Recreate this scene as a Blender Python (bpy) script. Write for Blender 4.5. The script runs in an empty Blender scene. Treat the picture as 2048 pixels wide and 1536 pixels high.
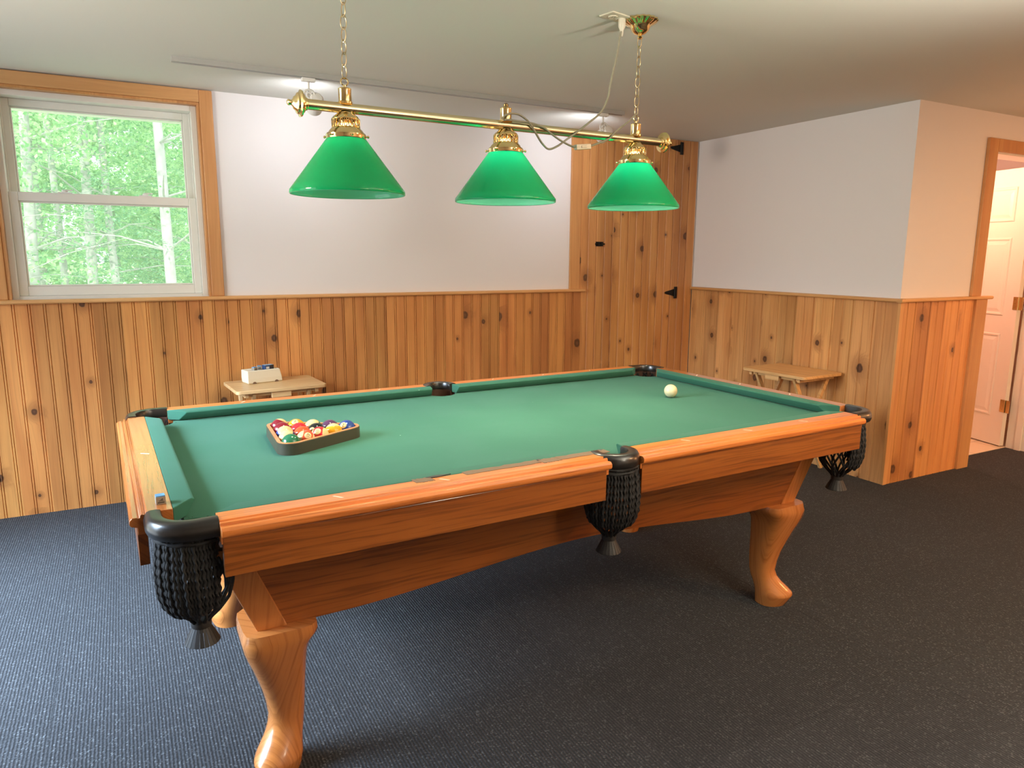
import bpy, bmesh, math, random
from mathutils import Vector, Matrix
random.seed(7)
S = bpy.context.scene
COL = S.collection
PI = math.pi

# ------------------------------------------------------------------ camera
CAM = bpy.data.cameras.new('camera')
CAM.sensor_width = 36.0
CAM.lens = 1430.07 / 2048 * 36.0
CAM.clip_start = 0.05
cam = bpy.data.objects.new('camera', CAM)
COL.objects.link(cam)
R_ = (0.88051300, -0.47398598, 0.00584317)
D_ = (-0.07883865, -0.15858963, -0.98419195)
F_ = (0.46741984, 0.86613314, -0.17700865)
cam.matrix_world = Matrix(((R_[0], -D_[0], -F_[0], -1.21161), (R_[1], -D_[1], -F_[1], -2.26789),
                           (R_[2], -D_[2], -F_[2], 1.35546), (0, 0, 0, 1)))
S.camera = cam

# ------------------------------------------------------------------ world, sun, big lights, exposure
S.view_settings.view_transform = 'Standard'
S.view_settings.look = 'None'
S.view_settings.exposure = 0.2
S.view_settings.gamma = 1.0
S.view_settings.use_curve_mapping = False
S.cycles.max_bounces = 10
S.cycles.transparent_max_bounces = 12
S.cycles.sample_clamp_indirect = 6.0
S.cycles.caustics_refractive = False
S.cycles.caustics_reflective = False

W = bpy.data.worlds.new('overcast_sky')
S.world = W
W.use_nodes = True
bg = W.node_tree.nodes['Background']
bg.inputs[0].default_value = (0.86, 0.94, 1.0, 1)
bg.inputs[1].default_value = 2.7


def light(name, kind, loc, power, color, direction=(0, 0, -1), **kw):
    l = bpy.data.lights.new(name, kind)
    l.energy = power
    l.color = color
    for k, v in kw.items():
        setattr(l, k, v)
    o = bpy.data.objects.new(name, l)
    o.location = loc
    o.rotation_euler = Vector(direction).to_track_quat('-Z', 'Y').to_euler()
    COL.objects.link(o)
    return o


light('sun', 'SUN', (0, -6, 9), 4.6, (1.0, 0.95, 0.86), (0.25, 0.72, -0.6), angle=0.03)
# daylight from the left through an unseen glazed door assumed there for soft fill
light('patio_daylight', 'AREA', (-3.06, 0.45, 1.05), 165, (0.56, 0.76, 1.0), (1, 0.08, -1.0), shape='RECTANGLE', size=1.85, size_y=1.9, spread=1.5)
# portal in the window opening
pw = light('window_portal', 'AREA', (-1.25, 2.30, 1.65), 1, (1, 1, 1), (0, -1, 0), shape='RECTANGLE', size=0.94, size_y=1.0)
pw.data.cycles.is_portal = True
# unseen fill lights added for the room, then hall lamp and bathroom lamp
light('rear_fill_lamp', 'POINT', (0.6, -3.0, 1.75), 34, (1.0, 0.88, 0.70), shadow_soft_size=0.12)  # unseen, added for even fill from behind the camera
light('right_fill_lamp', 'AREA', (2.5, -2.5, 2.19), 74, (1.0, 0.55, 0.25), (0, 0, -1), shape='DISK', size=0.7)  # unseen, added to warm the carpet on the right
light('right_wall_fill', 'AREA', (-2.75, 0.2, 1.95), 17, (1.0, 0.88, 0.72), (1.0, .14, -.10), shape='DISK', size=0.5, spread=1.7)  # unseen, added on the left to brighten the right wall
light('ceiling_fill', 'SPOT', (0.9, -2.4, 1.5), 420, (1.0, 0.92, 0.80), (-.15, .3, 1), spot_size=2.3, spot_blend=.6, shadow_soft_size=.12)  # unseen upward beam added to lift ceiling and wall brightness
light('hall_lamp', 'POINT', (4.0, -1.7, 1.35), 46, (1.0, 0.42, 0.14), shadow_soft_size=0.12)
light('bathroom_lamp', 'POINT', (3.75, 1.0, 1.95), 44, (1.0, 0.52, 0.35), shadow_soft_size=0.1)

# ------------------------------------------------------------------ mesh helpers


class MB:
    """collects shapes and links them as one mesh object"""

    def __init__(s):
        s.v, s.f, s.m = [], [], []

    def add(s, vs, fs, mi=0):
        b = len(s.v)
        s.v += [tuple(p) for p in vs]
        s.f += [tuple(i + b for i in f) for f in fs]
        s.m += [mi] * len(fs)
        return s

    def box(s, x0, x1, y0, y1, z0, z1, mi=0):
        vs = [(x, y, z) for z in (z0, z1) for y in (y0, y1) for x in (x0, x1)]
        return s.add(vs, [(0, 2, 3, 1), (4, 5, 7, 6), (0, 1, 5, 4), (2, 6, 7, 3), (0, 4, 6, 2), (1, 3, 7, 5)], mi)

    def ext(s, poly, axis, a0, a1, mi=0, caps=True):
        """closed polygon of the two other axes (in xyz order), pushed along axis"""
        n = len(poly)

        def P(p, a):
            return {'x': (a, p[0], p[1]), 'y': (p[0], a, p[1]), 'z': (p[0], p[1], a)}[axis]
        vs = [P(p, a0) for p in poly] + [P(p, a1) for p in poly]
        fs = [(i, (i + 1) % n, n + (i + 1) % n, n + i) for i in range(n)]
        if caps:
            fs += [tuple(range(n)), tuple(range(2 * n - 1, n - 1, -1))]
        return s.add(vs, fs, mi)

    def loft(s, rings, closed_ring=True, caps=True, mi=0, closed_path=False):
        n = len(rings[0])
        vs = [p for r in rings for p in r]
        fs = []
        k = len(rings)
        for i in range(k if closed_path else k - 1):
            j = (i + 1) % k
            for a in range(n if closed_ring else n - 1):
                b = (a + 1) % n
                fs.append((i * n + a, i * n + b, j * n + b, j * n + a))
        if caps and not closed_path and closed_ring:
            fs += [tuple(range(n)), tuple(range((k - 1) * n, k * n))]
        return s.add(vs, fs, mi)

    def lathe(s, prof, n=24, c=(0, 0, 0), mi=0, caps=True, axis='z'):
        rings = []
        for r, h in prof:
            ring = []
            for i in range(n):
                t = 2 * PI * i / n
                p = (r * math.cos(t), r * math.sin(t), h)
                if axis == 'x':
                    p = (h, p[0], p[1])
                elif axis == 'y':
                    p = (p[0], h, p[1])
                ring.append((p[0] + c[0], p[1] + c[1], p[2] + c[2]))
            rings.append(ring)
        return s.loft(rings, True, caps, mi)

    def tube(s, path, r, n=8, closed=False, mi=0, ply=None, caps=True):
        pts = [Vector(p) for p in path]
        k = len(pts)
        rings = []
        up = None
        dist = 0.0
        for i, p in enumerate(pts):
            if closed:
                t = pts[(i + 1) % k] - pts[i - 1]
            else:
                t = pts[min(i + 1, k - 1)] - pts[max(i - 1, 0)]
            t.normalize()
            if up is None:
                up = Vector((0, 0, 1)) if abs(t.z) < .9 else Vector((1, 0, 0))
            a = t.cross(up)
            if a.length < 1e-5:
                a = t.orthogonal()
            a.normalize()
            b = a.cross(t).normalized()
            up = b
            rr = r[i] if isinstance(r, (list, tuple)) else r
            if i:
                dist += (p - pts[i - 1]).length
            ring = []
            for q in range(n):
                th = 2 * PI * q / n
                w = rr
                if ply:
                    w = rr * (1 + .30 * math.cos(2 * th - 2 * PI * dist / ply))
                ring.append(p + a * (w * math.cos(th)) + b * (w * math.sin(th)))
            rings.append(ring)
        return s.loft(rings, True, caps, mi, closed)

    def sphere(s, c, r, n=24, m=14, mi=0, sc=(1, 1, 1)):
        prof = [(max(1e-5, r * math.sin(PI * i / m)), -r * math.cos(PI * i / m)) for i in range(m + 1)]
        rings = []
        for rr, h in prof:
            rings.append([(c[0] + rr * math.cos(2 * PI * i / n) * sc[0], c[1] + rr * math.sin(2 * PI * i / n) * sc[1], c[2] + h * sc[2]) for i in range(n)])
        return s.loft(rings, True, True, mi)

    def xf(s, M, start=0):
        for i in range(start, len(s.v)):
            s.v[i] = tuple(M @ Vector(s.v[i]))
        return s

    def build(s, name, mats, parent=None, smooth=None, bevel=0, loc=None, rot=None, fix=True, seg=2):
        me = bpy.data.meshes.new(name)
        me.from_pydata(s.v, [], s.f)
        if not isinstance(mats, (list, tuple)):
            mats = [mats]
        for m in mats:
            me.materials.append(m)
        if len(mats) > 1:
            me.polygons.foreach_set('material_index', s.m)
        if fix:
            bm = bmesh.new()
            bm.from_mesh(me)
            bmesh.ops.recalc_face_normals(bm, faces=bm.faces)
            bm.to_mesh(me)
            bm.free()
        if smooth:
            me.shade_smooth()
            me.set_sharp_from_angle(angle=math.radians(smooth))
        o = bpy.data.objects.new(name, me)
        COL.objects.link(o)
        if parent:
            o.parent = parent
        if loc:
            o.location = loc
        if rot:
            o.rotation_euler = rot
        if bevel:
            b = o.modifiers.new('bevel', 'BEVEL')
            b.width = bevel
            b.segments = seg
            b.limit_method = 'ANGLE'
            b.angle_limit = math.radians(40)
            b.harden_normals = False
        return o


def tag(o, label, cat, group=None):
    o['label'] = label
    o['category'] = cat
    if group:
        o['group'] = group
    return o


def thing(name, label, cat, loc=(0, 0, 0), rotz=0, group=None):
    o = bpy.data.objects.new(name, None)
    o.empty_display_size = .1
    COL.objects.link(o)
    o.location = loc
    o.rotation_euler = (0, 0, rotz)
    return tag(o, label, cat, group)


def struct(o):
    o['kind'] = 'structure'
    return o


def arc(cx, cy, r, a0, a1, n):
    return [(cx + r * math.cos(math.radians(a0 + (a1 - a0) * i / n)), cy + r * math.sin(math.radians(a0 + (a1 - a0) * i / n))) for i in range(n + 1)]


def smooth_path(pts, k=8, closed=False):
    P = [Vector(p) for p in pts]
    out = []
    n = len(P)
    for i in range(n if closed else n - 1):
        p0 = P[i - 1] if (i or closed) else P[0]
        p1, p2 = P[i], P[(i + 1) % n]
        p3 = P[(i + 2) % n] if (closed or i + 2 < n) else P[-1]
        for j in range(k):
            t = j / k
            out.append(.5 * ((2 * p1) + (-p0 + p2) * t + (2 * p0 - 5 * p1 + 4 * p2 - p3) * t * t + (-p0 + 3 * p1 - 3 * p2 + p3) * t ** 3))
    if not closed:
        out.append(P[-1])
    return out

# ------------------------------------------------------------------ materials


class G:
    """small wrapper to write node graphs"""

    def __init__(s, name):
        s.m = bpy.data.materials.new(name)
        s.m.use_nodes = True
        s.nt = s.m.node_tree
        s.b = s.nt.nodes['Principled BSDF']
        s.out = s.nt.nodes['Material Output']

    def n(s, t, **kw):
        x = s.nt.nodes.new(t)
        for k, v in kw.items():
            setattr(x, k, v)
        return x

    def put(s, sock, v):
        if hasattr(v, 'default_value') or isinstance(v, bpy.types.NodeSocket):
            s.nt.links.new(v, sock)
        else:
            if sock.type == 'RGBA' and len(v) == 3:
                v = (*v, 1)
            sock.default_value = v

    def math(s, op, a, b=0.0, c=None):
        x = s.n('ShaderNodeMath', operation=op)
        s.put(x.inputs[0], a)
        s.put(x.inputs[1], b)
        if c is not None:
            s.put(x.inputs[2], c)
        return x.outputs[0]

    def add(s, a, b): return s.math('ADD', a, b)
    def mul(s, a, b): return s.math('MULTIPLY', a, b)

    def ramp(s, v, lo, hi, a=0.0, b=1.0, smooth=True):
        x = s.n('ShaderNodeMapRange', interpolation_type='SMOOTHSTEP' if smooth else 'LINEAR')
        for i, w in enumerate((v, lo, hi, a, b)):
            s.put(x.inputs[i], w)
        return x.outputs[0]

    def mix(s, f, a, b, mode='MIX'):
        x = s.n('ShaderNodeMix', data_type='RGBA', blend_type=mode)
        s.put(x.inputs[0], f)
        s.put(x.inputs[6], a)
        s.put(x.inputs[7], b)
        return x.outputs[2]

    def obj(s):
        return s.n('ShaderNodeTexCoord').outputs['Object']

    def xyz(s, v):
        x = s.n('ShaderNodeSeparateXYZ')
        s.put(x.inputs[0], v)
        return x.outputs

    def vec(s, x, y=0.0, z=0.0):
        c = s.n('ShaderNodeCombineXYZ')
        for i, w in enumerate((x, y, z)):
            s.put(c.inputs[i], w)
        return c.outputs[0]

    def noise(s, v, scale, detail=2.0, rough=.5, dims='3D', dist=0.0):
        x = s.n('ShaderNodeTexNoise', noise_dimensions=dims)
        s.put(x.inputs['Vector'], v)
        x.inputs['Scale'].default_value = scale
        x.inputs['Detail'].default_value = detail
        x.inputs['Roughness'].default_value = rough
        x.inputs['Distortion'].default_value = dist
        return x.outputs[0]

    def vor(s, v, scale, dims='2D', feature='F1', rnd=1.0):
        x = s.n('ShaderNodeTexVoronoi', voronoi_dimensions=dims, feature=feature)
        s.put(x.inputs['Vector'], v)
        x.inputs['Scale'].default_value = scale
        x.inputs['Randomness'].default_value = rnd
        return x.outputs

    def white(s, v):
        x = s.n('ShaderNodeTexWhiteNoise', noise_dimensions='1D')
        s.put(x.inputs['W'], v)
        return x.outputs[0]

    def bump(s, h, strength=.3, dist=.002):
        x = s.n('ShaderNodeBump')
        x.inputs['Strength'].default_value = strength
        x.inputs['Distance'].default_value = dist
        s.put(x.inputs['Height'], h)
        s.nt.links.new(x.outputs[0], s.b.inputs['Normal'])

    def set(s, **kw):
        for k, v in kw.items():
            s.put(s.b.inputs[k.replace('_', ' ')], v)
        return s


def plain(name, col, rough=.5, metal=0.0, **kw):
    g = G(name)
    g.set(Base_Color=col, Roughness=rough, Metallic=metal, **kw)
    return g.m


def pine(name, axis='z', bw=.133, off=0.0, light_c=(.66, .315, .105), mid=(.50, .205, .062), dark=(.30, .105, .028), knots=.42, seed=0.0, rough=.42, tone=.42, kscale=3.9, ksize=.020):
    g = G(name)
    c = g.xyz(g.obj())
    i = 'xyz'.index(axis)
    along = c[i]
    across = g.add(c[(i + 1) % 3], c[(i + 2) % 3])
    bid = g.math('FLOOR', g.math('DIVIDE', g.add(across, off), bw))
    r1 = g.white(g.add(bid, seed + .37))
    r2 = g.white(g.add(bid, seed + 51.7))
    a2 = g.add(across, g.mul(r1, 7.3))
    l2 = g.add(along, g.mul(r2, 13.1))
    vo = g.vor(g.vec(a2, g.mul(l2, .8)), kscale)
    cc = g.n('ShaderNodeSeparateColor')
    g.put(cc.inputs[0], vo['Color'])
    keep = g.math('LESS_THAN', cc.outputs[0], knots)
    size = g.add(.0055, g.mul(g.math('POWER', cc.outputs[1], 2.0), ksize))
    wob = g.noise(g.vec(a2, l2), 60, 2)
    kd = g.math('DIVIDE', g.mul(vo['Distance'], 1.0 / kscale), size)
    kd = g.add(kd, g.mul(g.add(wob, -.5), .5))
    knot = g.mul(g.ramp(kd, 1.2, .8), keep)
    core = g.mul(g.ramp(kd, .55, .25), keep)
    halo = g.mul(g.ramp(kd, 4.5, .9), keep)
    warp = g.noise(g.vec(g.mul(a2, 5), g.mul(l2, .9)), 1.0, 2)
    rg = g.add(g.mul(g.noise(g.vec(g.add(g.add(g.mul(a2, 75), g.mul(warp, 9)), g.mul(halo, 5)), g.mul(l2, 1.3)), 1.0, 2, .5), 3.2), -1.35)
    fine = g.noise(g.vec(g.add(g.mul(a2, 130), g.mul(halo, 3)), g.mul(l2, 3)), 1.0, 3, .6)
    big = g.noise(g.vec(g.mul(a2, 9), g.mul(l2, 1.1)), 1.0, 2)
    col = g.mix(g.ramp(big, .3, .72), light_c, mid)
    col = g.mix(g.mul(g.ramp(rg, .1, 1.0), .26), col, dark)
    col = g.mix(g.mul(g.ramp(fine, .45, .75), .22), col, dark)
    v = g.add(1.0 - tone * .55, g.mul(r2, tone))
    col = g.mix(1.0, col, g.vec(v, g.mul(v, g.add(.95, g.mul(r1, .08))), v), 'MULTIPLY')
    col = g.mix(g.mul(halo, .58), col, (.27, .095, .026))
    col = g.mix(g.mul(knot, .9), col, (.060, .022, .010))
    col = g.mix(g.mul(core, .7), col, (.16, .065, .028))
    g.set(Base_Color=col, Roughness=rough)
    g.bump(g.add(fine, g.mul(rg, .15)), .10, .001)
    return g.m


def oak(name, axis='x', light_c=(.33, .100, .018), mid=(.255, .067, .010), dark=(.115, .026, .004), scale=1.0, rough=.3, seed=0.0, coat=.4, swirl=13, bandk=.68):
    g = G(name)
    c = g.xyz(g.obj())
    i = 'xyz'.index(axis)
    along = g.add(c[i], seed)
    across = g.add(g.add(c[(i + 1) % 3], c[(i + 2) % 3]), seed * .37)
    warp = g.noise(g.vec(g.mul(across, 6 * scale), g.mul(along, .8 * scale)), 1.0, 3, .55)
    rg = g.noise(g.vec(g.add(g.mul(across, 105 * scale), g.mul(warp, swirl * .8)), g.mul(along, 2.4 * scale)), 1.0, 3, .55)
    pore = g.noise(g.vec(g.mul(across, 420), g.mul(along, 9), g.mul(warp, 2)), 1.0, 2, .6)
    big = g.noise(g.vec(g.mul(across, 5), g.mul(along, .9)), 1.0, 2)
    col = g.mix(g.ramp(big, .3, .7), light_c, mid)
    band = g.ramp(rg, .44, .68)
    col = g.mix(g.mul(band, bandk), col, dark)
    col = g.mix(g.mul(g.mul(g.ramp(pore, .52, .68), g.add(.25, band)), .5), col, dark)
    g.set(Base_Color=col, Roughness=rough, Coat_Weight=coat, Coat_Roughness=.12)
    g.bump(pore, .06, .0006)
    return g.m


M = {}
M['pine_v'] = pine('knotty_pine_panelling', 'z', .133, 0.0, (.64, .285, .080), (.49, .185, .048), knots=.6)
M['pine_r'] = pine('knotty_pine_panelling_right', 'z', .144, 0.0, (.70, .37, .135), (.56, .26, .085), (.27, .095, .026), .72, 17.0, kscale=4.6, ksize=.026)
M['pine_s'] = pine('knotty_pine_panelling_stub', 'z', .144, 0.0, (.68, .32, .105), (.54, .22, .066), (.31, .105, .027), .65, 33.0)
M['pine_d'] = pine('knotty_pine_door_boards', 'z', .14, 0.0, (.68, .33, .11), (.52, .22, .066), (.29, .10, .028), .74, 71.0, ksize=.022)
M['bath_ceiling'] = pine('pine_ceiling_boards', 'x', .14, 0.0, (.62, .25, .08), (.50, .18, .05), (.28, .09, .024), .4, 91.0)
M['pine_x'] = pine('pine_trim_lengthwise', 'x', .4, .1, (.72, .40, .16), (.62, .31, .11), (.42, .18, .06), .18, 5.0, .4, .15, 2.5)
M['pine_y'] = pine('pine_trim_crosswise', 'y', .4, .1, (.72, .40, .16), (.62, .31, .11), (.42, .18, .06), .25, 9.0, .4, .15, 2.5)
M['pine_z'] = pine('pine_casing_upright', 'z', .4, .1, (.64, .33, .12), (.54, .245, .08), (.36, .14, .042), .2, 12.0, .4, .15, 2.5)
M['tray'] = oak('pale_birch', 'x', (.74, .49, .235), (.66, .41, .18), (.48, .27, .11), .7, .45, 3.0, .1, 10)
M['tray_r'] = oak('honey_birch', 'x', (.82, .50, .21), (.74, .42, .165), (.56, .29, .10), .7, .45, 8.0, .1, 10)
M['oak_x'] = oak('honey_oak_long', 'x', seed=1.3)  # this and the cross one: rail oak darkened, shade put into the colour
M['oak_y'] = oak('honey_oak_cross', 'y', seed=4.1)
M['oak_z'] = oak('honey_oak_upright', 'z', (.54, .205, .055), (.43, .145, .033), (.24, .072, .015), 1.0, .25, 2.2, .6, 14, .42)
M['rail_x'] = oak('polished_oak_rail_long', 'x', (.82, .27, .062), (.70, .205, .042), (.40, .10, .018), 1.0, .3, 6.3, .35, 9)  # this and the cross one: honey oak lightened, lamp light put into the colour
M['rail_y'] = oak('polished_oak_rail_cross', 'y', (.60, .215, .06), (.52, .165, .042), (.34, .10, .022), 1.0, .2, 7.7, .9, 9)


def drywall(name, col, bumpy=.12):
    g = G(name)
    n = g.noise(g.obj(), 90, 3, .6)
    g.set(Base_Color=col, Roughness=.85)
    g.bump(n, bumpy, .001)
    return g.m


M['wall'] = drywall('white_wall_paint', (.78, .755, .755))
M['ceiling'] = drywall('white_ceiling_paint', (.72, .715, .65))
M['bath_wall'] = drywall('cream_bathroom_paint', (.8, .74, .64))
M['vinyl'] = plain('white_vinyl', (.80, .78, .72), .35)
M['white_paint'] = plain('white_door_paint', (.80, .76, .69), .38)
M['white_metal'] = plain('white_enamel', (.80, .80, .79), .35)
M['track_shaded'] = plain('shaded_enamel_track', (.40, .40, .39), .4)  # white track, its shadow put into a grey base
M['black_iron'] = plain('black_iron', (.012, .012, .012), .45, .6)
M['brass'] = plain('polished_brass', (.86, .66, .32), .13, 1.0)
M['brass_rod'] = plain('satin_brass_rod', (.80, .66, .42), .17, 1.0)
M['dark_brass'] = plain('antique_brass_knob', (.25, .17, .07), .35, .9)
M['chain'] = plain('brass_chain', (.66, .52, .30), .3, 1.0)
M['leather'] = plain('black_leather', (.010, .0085, .0075), .3, 0, Coat_Weight=.35, Coat_Roughness=.2)
M['leather_in'] = plain('brown_leather_liner', (.055, .026, .016), .38)
M['tassel'] = plain('black_leather_fringe', (.012, .010, .009), .6)
M['cordb'] = plain('black_cord', (.006, .006, .0065), .75)
M['cable'] = plain('grey_beige_cable', (.32, .30, .22), .5)
M['ivory'] = plain('ivory_plastic', (.66, .62, .49), .4)
M['cream'] = plain('cream_plastic', (.78, .72, .55), .5)
M['inlay'] = plain('pearl_inlay', (.80, .68, .50), .3)
M['tape'] = plain('worn_backing_paper', (.19, .12, .07), .8)
M['slot'] = plain('dark_slot', (.03, .028, .024), .6)
M['clear'] = plain('clear_switch_plastic', (.62, .60, .50), .2)


def carpet():
    g = G('grey_ribbed_carpet_tiles')
    c = g.xyz(g.obj())
    u, v = c[0], c[1]
    tx, ty = g.math('DIVIDE', u, .5), g.math('DIVIDE', v, .5)
    tid = g.add(g.mul(g.math('FLOOR', tx), 7.13), g.mul(g.math('FLOOR', ty), 3.71))
    r = g.white(tid)
    jit = g.noise(g.vec(g.mul(u, 60), g.mul(v, 60)), 1.0, 2)
    rib = g.math('SINE', g.add(g.mul(u, 2 * PI / .0095), g.mul(jit, 2.4)))
    loop = g.vor(g.vec(g.mul(u, 150), g.mul(v, 105)), 1.0)['Distance']
    spk = g.vor(g.vec(u, v), 240)
    sc = g.n('ShaderNodeSeparateColor')
    g.put(sc.inputs[0], spk['Color'])
    fx = g.math('ABSOLUTE', g.add(g.math('FRACT', tx), -.5))
    fy = g.math('ABSOLUTE', g.add(g.math('FRACT', ty), -.5))
    wob = g.mul(g.noise(g.vec(u, v), 9, 2), .008)
    seam = g.ramp(g.add(g.math('MAXIMUM', fx, fy), wob), .4985, .5035)
    seam = g.mul(seam, g.ramp(g.noise(g.vec(u, v), 3.0, 2), .40, .62))
    col = g.mix(g.ramp(rib, -1.0, .9), (.022, .0225, .0245), (.042, .043, .047))
    col = g.mix(g.mul(g.ramp(loop, .1, .75), .55), col, (.012, .0123, .0135))
    col = g.mix(g.mul(g.math('GREATER_THAN', sc.outputs[0], .93), .3), col, (.17, .175, .18))
    t = g.add(.93, g.mul(r, .14))
    col = g.mix(1.0, col, g.vec(t, t, t), 'MULTIPLY')
    col = g.mix(g.mul(seam, .75), col, (.012, .012, .013))
    g.set(Base_Color=col, Roughness=.95, Sheen_Weight=.04, Sheen_Roughness=.5)
    g.b.inputs['Specular IOR Level'].default_value = .15
    g.bump(g.add(g.add(rib, g.mul(loop, -1.2)), g.mul(seam, -2)), .4, .003)
    return g.m


M['carpet'] = carpet()


def felt():
    g = G('green_billiard_cloth')
    o = g.obj()
    n = g.noise(o, 900, 2)
    big = g.noise(o, 5, 3)
    vo = g.vor(o, 16, '3D')
    sc = g.n('ShaderNodeSeparateColor')
    g.put(sc.inputs[0], vo['Color'])
    dust_or_haze = g.mul(g.math('LESS_THAN', sc.outputs[0], .28), g.ramp(vo['Distance'], .055, .02))
    dust_or_haze = g.mul(dust_or_haze, g.ramp(g.noise(o, 120, 2), .45, .6))
    col = g.mix(n, (.027, .118, .076), (.042, .144, .094))
    col = g.mix(g.mul(g.ramp(big, .4, .7), .3), col, (.052, .15, .11))
    col = g.mix(g.mul(dust_or_haze, .7), col, (.42, .58, .48))
    g.set(Base_Color=col, Roughness=.92, Sheen_Weight=.08, Sheen_Roughness=.4, Sheen_Tint=(.6, .95, .8, 1))
    g.b.inputs['Specular IOR Level'].default_value = .2
    g.bump(n, .12, .0008)
    return g.m


M['felt'] = felt()


def tiles():
    g = G('cream_floor_tiles')
    c = g.xyz(g.obj())
    fx = g.math('ABSOLUTE', g.add(g.math('FRACT', g.math('DIVIDE', c[0], .33)), -.5))
    fy = g.math('ABSOLUTE', g.add(g.math('FRACT', g.math('DIVIDE', c[1], .33)), -.5))
    gr = g.ramp(g.math('MAXIMUM', fx, fy), .487, .492)
    g.set(Base_Color=g.mix(gr, (.72, .60, .46), (.42, .34, .26)), Roughness=.35)
    return g.m


M['tiles'] = tiles()


def shade_mat(name, tr, df, gloss):
    g = G(name)
    d = g.n('ShaderNodeBsdfDiffuse')
    d.inputs[0].default_value = (*df, 1)
    t = g.n('ShaderNodeBsdfTranslucent')
    t.inputs[0].default_value = (*tr, 1)
    a = g.n('ShaderNodeAddShader')
    g.nt.links.new(d.outputs[0], a.inputs[0])
    g.nt.links.new(t.outputs[0], a.inputs[1])
    gl = g.n('ShaderNodeBsdfGlossy')
    gl.inputs['Roughness'].default_value = .09
    lw = g.n('ShaderNodeLayerWeight')
    fr = g.math('ADD', g.mul(g.math('POWER', lw.outputs['Facing'], 4.0), .6), .04)
    m = g.n('ShaderNodeMixShader')
    g.nt.links.new(fr, m.inputs[0])
    g.nt.links.new(a.outputs[0], m.inputs[1])
    g.nt.links.new(gl.outputs[0], m.inputs[2])
    g.nt.links.new(m.outputs[0], g.out.inputs[0])
    return g.m


M['shade_out'] = shade_mat('green_glass', (.003, .80, .50), (.006, .048, .030), 1)
M['shade_in'] = shade_mat('opal_glass_lining', (.03, .14, .105), (.14, .48, .31), 1)


def emit(name, col, s):
    g = G(name)
    e = g.n('ShaderNodeEmission')
    e.inputs[0].default_value = (*col, 1)
    e.inputs[1].default_value = s
    g.nt.links.new(e.outputs[0], g.out.inputs[0])
    return g.m


M['bulb_dim'] = emit('lit_bulb_warm', (1.0, .84, .55), 20)
M['neck'] = emit('glowing_bulb_neck', (1.0, .62, .22), 9)
M['bulb'] = emit('lit_bulb_white', (1.0, .93, .80), 150)
M['face'] = emit('lit_reflector_face', (1.0, .90, .74), 2)
M['spot_lens'] = emit('lit_spot_lens', (.93, .96, 1.0), 25)


def glass():
    g = G('window_glass')
    t = g.n('ShaderNodeBsdfTransparent')
    t.inputs[0].default_value = (.93, .97, .95, 1)
    gl = g.n('ShaderNodeBsdfGlossy')
    gl.inputs['Roughness'].default_value = .02
    lw = g.n('ShaderNodeLayerWeight')
    fr = g.math('ADD', g.mul(g.math('POWER', lw.outputs['Facing'], 4.0), .6), .04)
    m = g.n('ShaderNodeMixShader')
    g.nt.links.new(fr, m.inputs[0])
    dust_or_haze = g.n('ShaderNodeBsdfTranslucent')  # translucent veil added, bright haze of the view put into the pane
    dust_or_haze.inputs[0].default_value = (.86, .95, .90, 1)
    m0 = g.n('ShaderNodeMixShader')
    m0.inputs[0].default_value = .08
    g.nt.links.new(t.outputs[0], m0.inputs[1])
    g.nt.links.new(dust_or_haze.outputs[0], m0.inputs[2])
    g.nt.links.new(m0.outputs[0], m.inputs[1])
    g.nt.links.new(gl.outputs[0], m.inputs[2])
    g.nt.links.new(m.outputs[0], g.out.inputs[0])
    return g.m


M['glass'] = glass()


def leaf(name, a, b):
    g = G(name)
    n = g.noise(g.obj(), 7, 2)
    n2 = g.n('ShaderNodeNewGeometry').outputs['Random Per Island']
    col = g.mix(g.math('FRACT', g.add(n, n2)), a, b)
    d = g.n('ShaderNodeBsdfDiffuse')
    t = g.n('ShaderNodeBsdfTranslucent')
    g.put(d.inputs[0], col)
    g.put(t.inputs[0], col)
    m = g.n('ShaderNodeMixShader')
    m.inputs[0].default_value = .45
    g.nt.links.new(d.outputs[0], m.inputs[1])
    g.nt.links.new(t.outputs[0], m.inputs[2])
    g.nt.links.new(m.outputs[0], g.out.inputs[0])
    return g.m


M['needles'] = leaf('conifer_needles', (.13, .34, .19), (.44, .70, .42))
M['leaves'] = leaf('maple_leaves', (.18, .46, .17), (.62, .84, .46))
M['leaves_far'] = leaf('pale_leaves', (.44, .70, .38), (.78, .92, .62))  # paler than the near leaves, bright haze put into the colour


def bark():
    g = G('grey_bark')
    n = g.noise(g.obj(), 14, 4, .6)
    g.set(Base_Color=g.mix(n, (.30, .29, .27), (.62, .62, .60)), Roughness=.9)
    return g.m


M['bark'] = bark()
g_ = G('forest_ground')
g_.set(Base_Color=g_.mix(g_.ramp(g_.noise(g_.obj(), 1.2, 4), .4, .6), (.42, .50, .26), (.78, .74, .62)), Roughness=1.0)
M['ground'] = g_.m

# ------------------------------------------------------------------ room shell
YB, XR, YS, ZC = 2.086, 2.753, 0.337, 2.218
XL, YF, XE = -3.0, -4.6, 5.3
CAP = 1.121
WX0, WX1, WZ0, WZ1 = -1.722, -0.780, 1.121, 2.150     # window opening
DX0, DX1, DZ = 3.53, 4.365, 2.0                       # bathroom doorway

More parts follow.
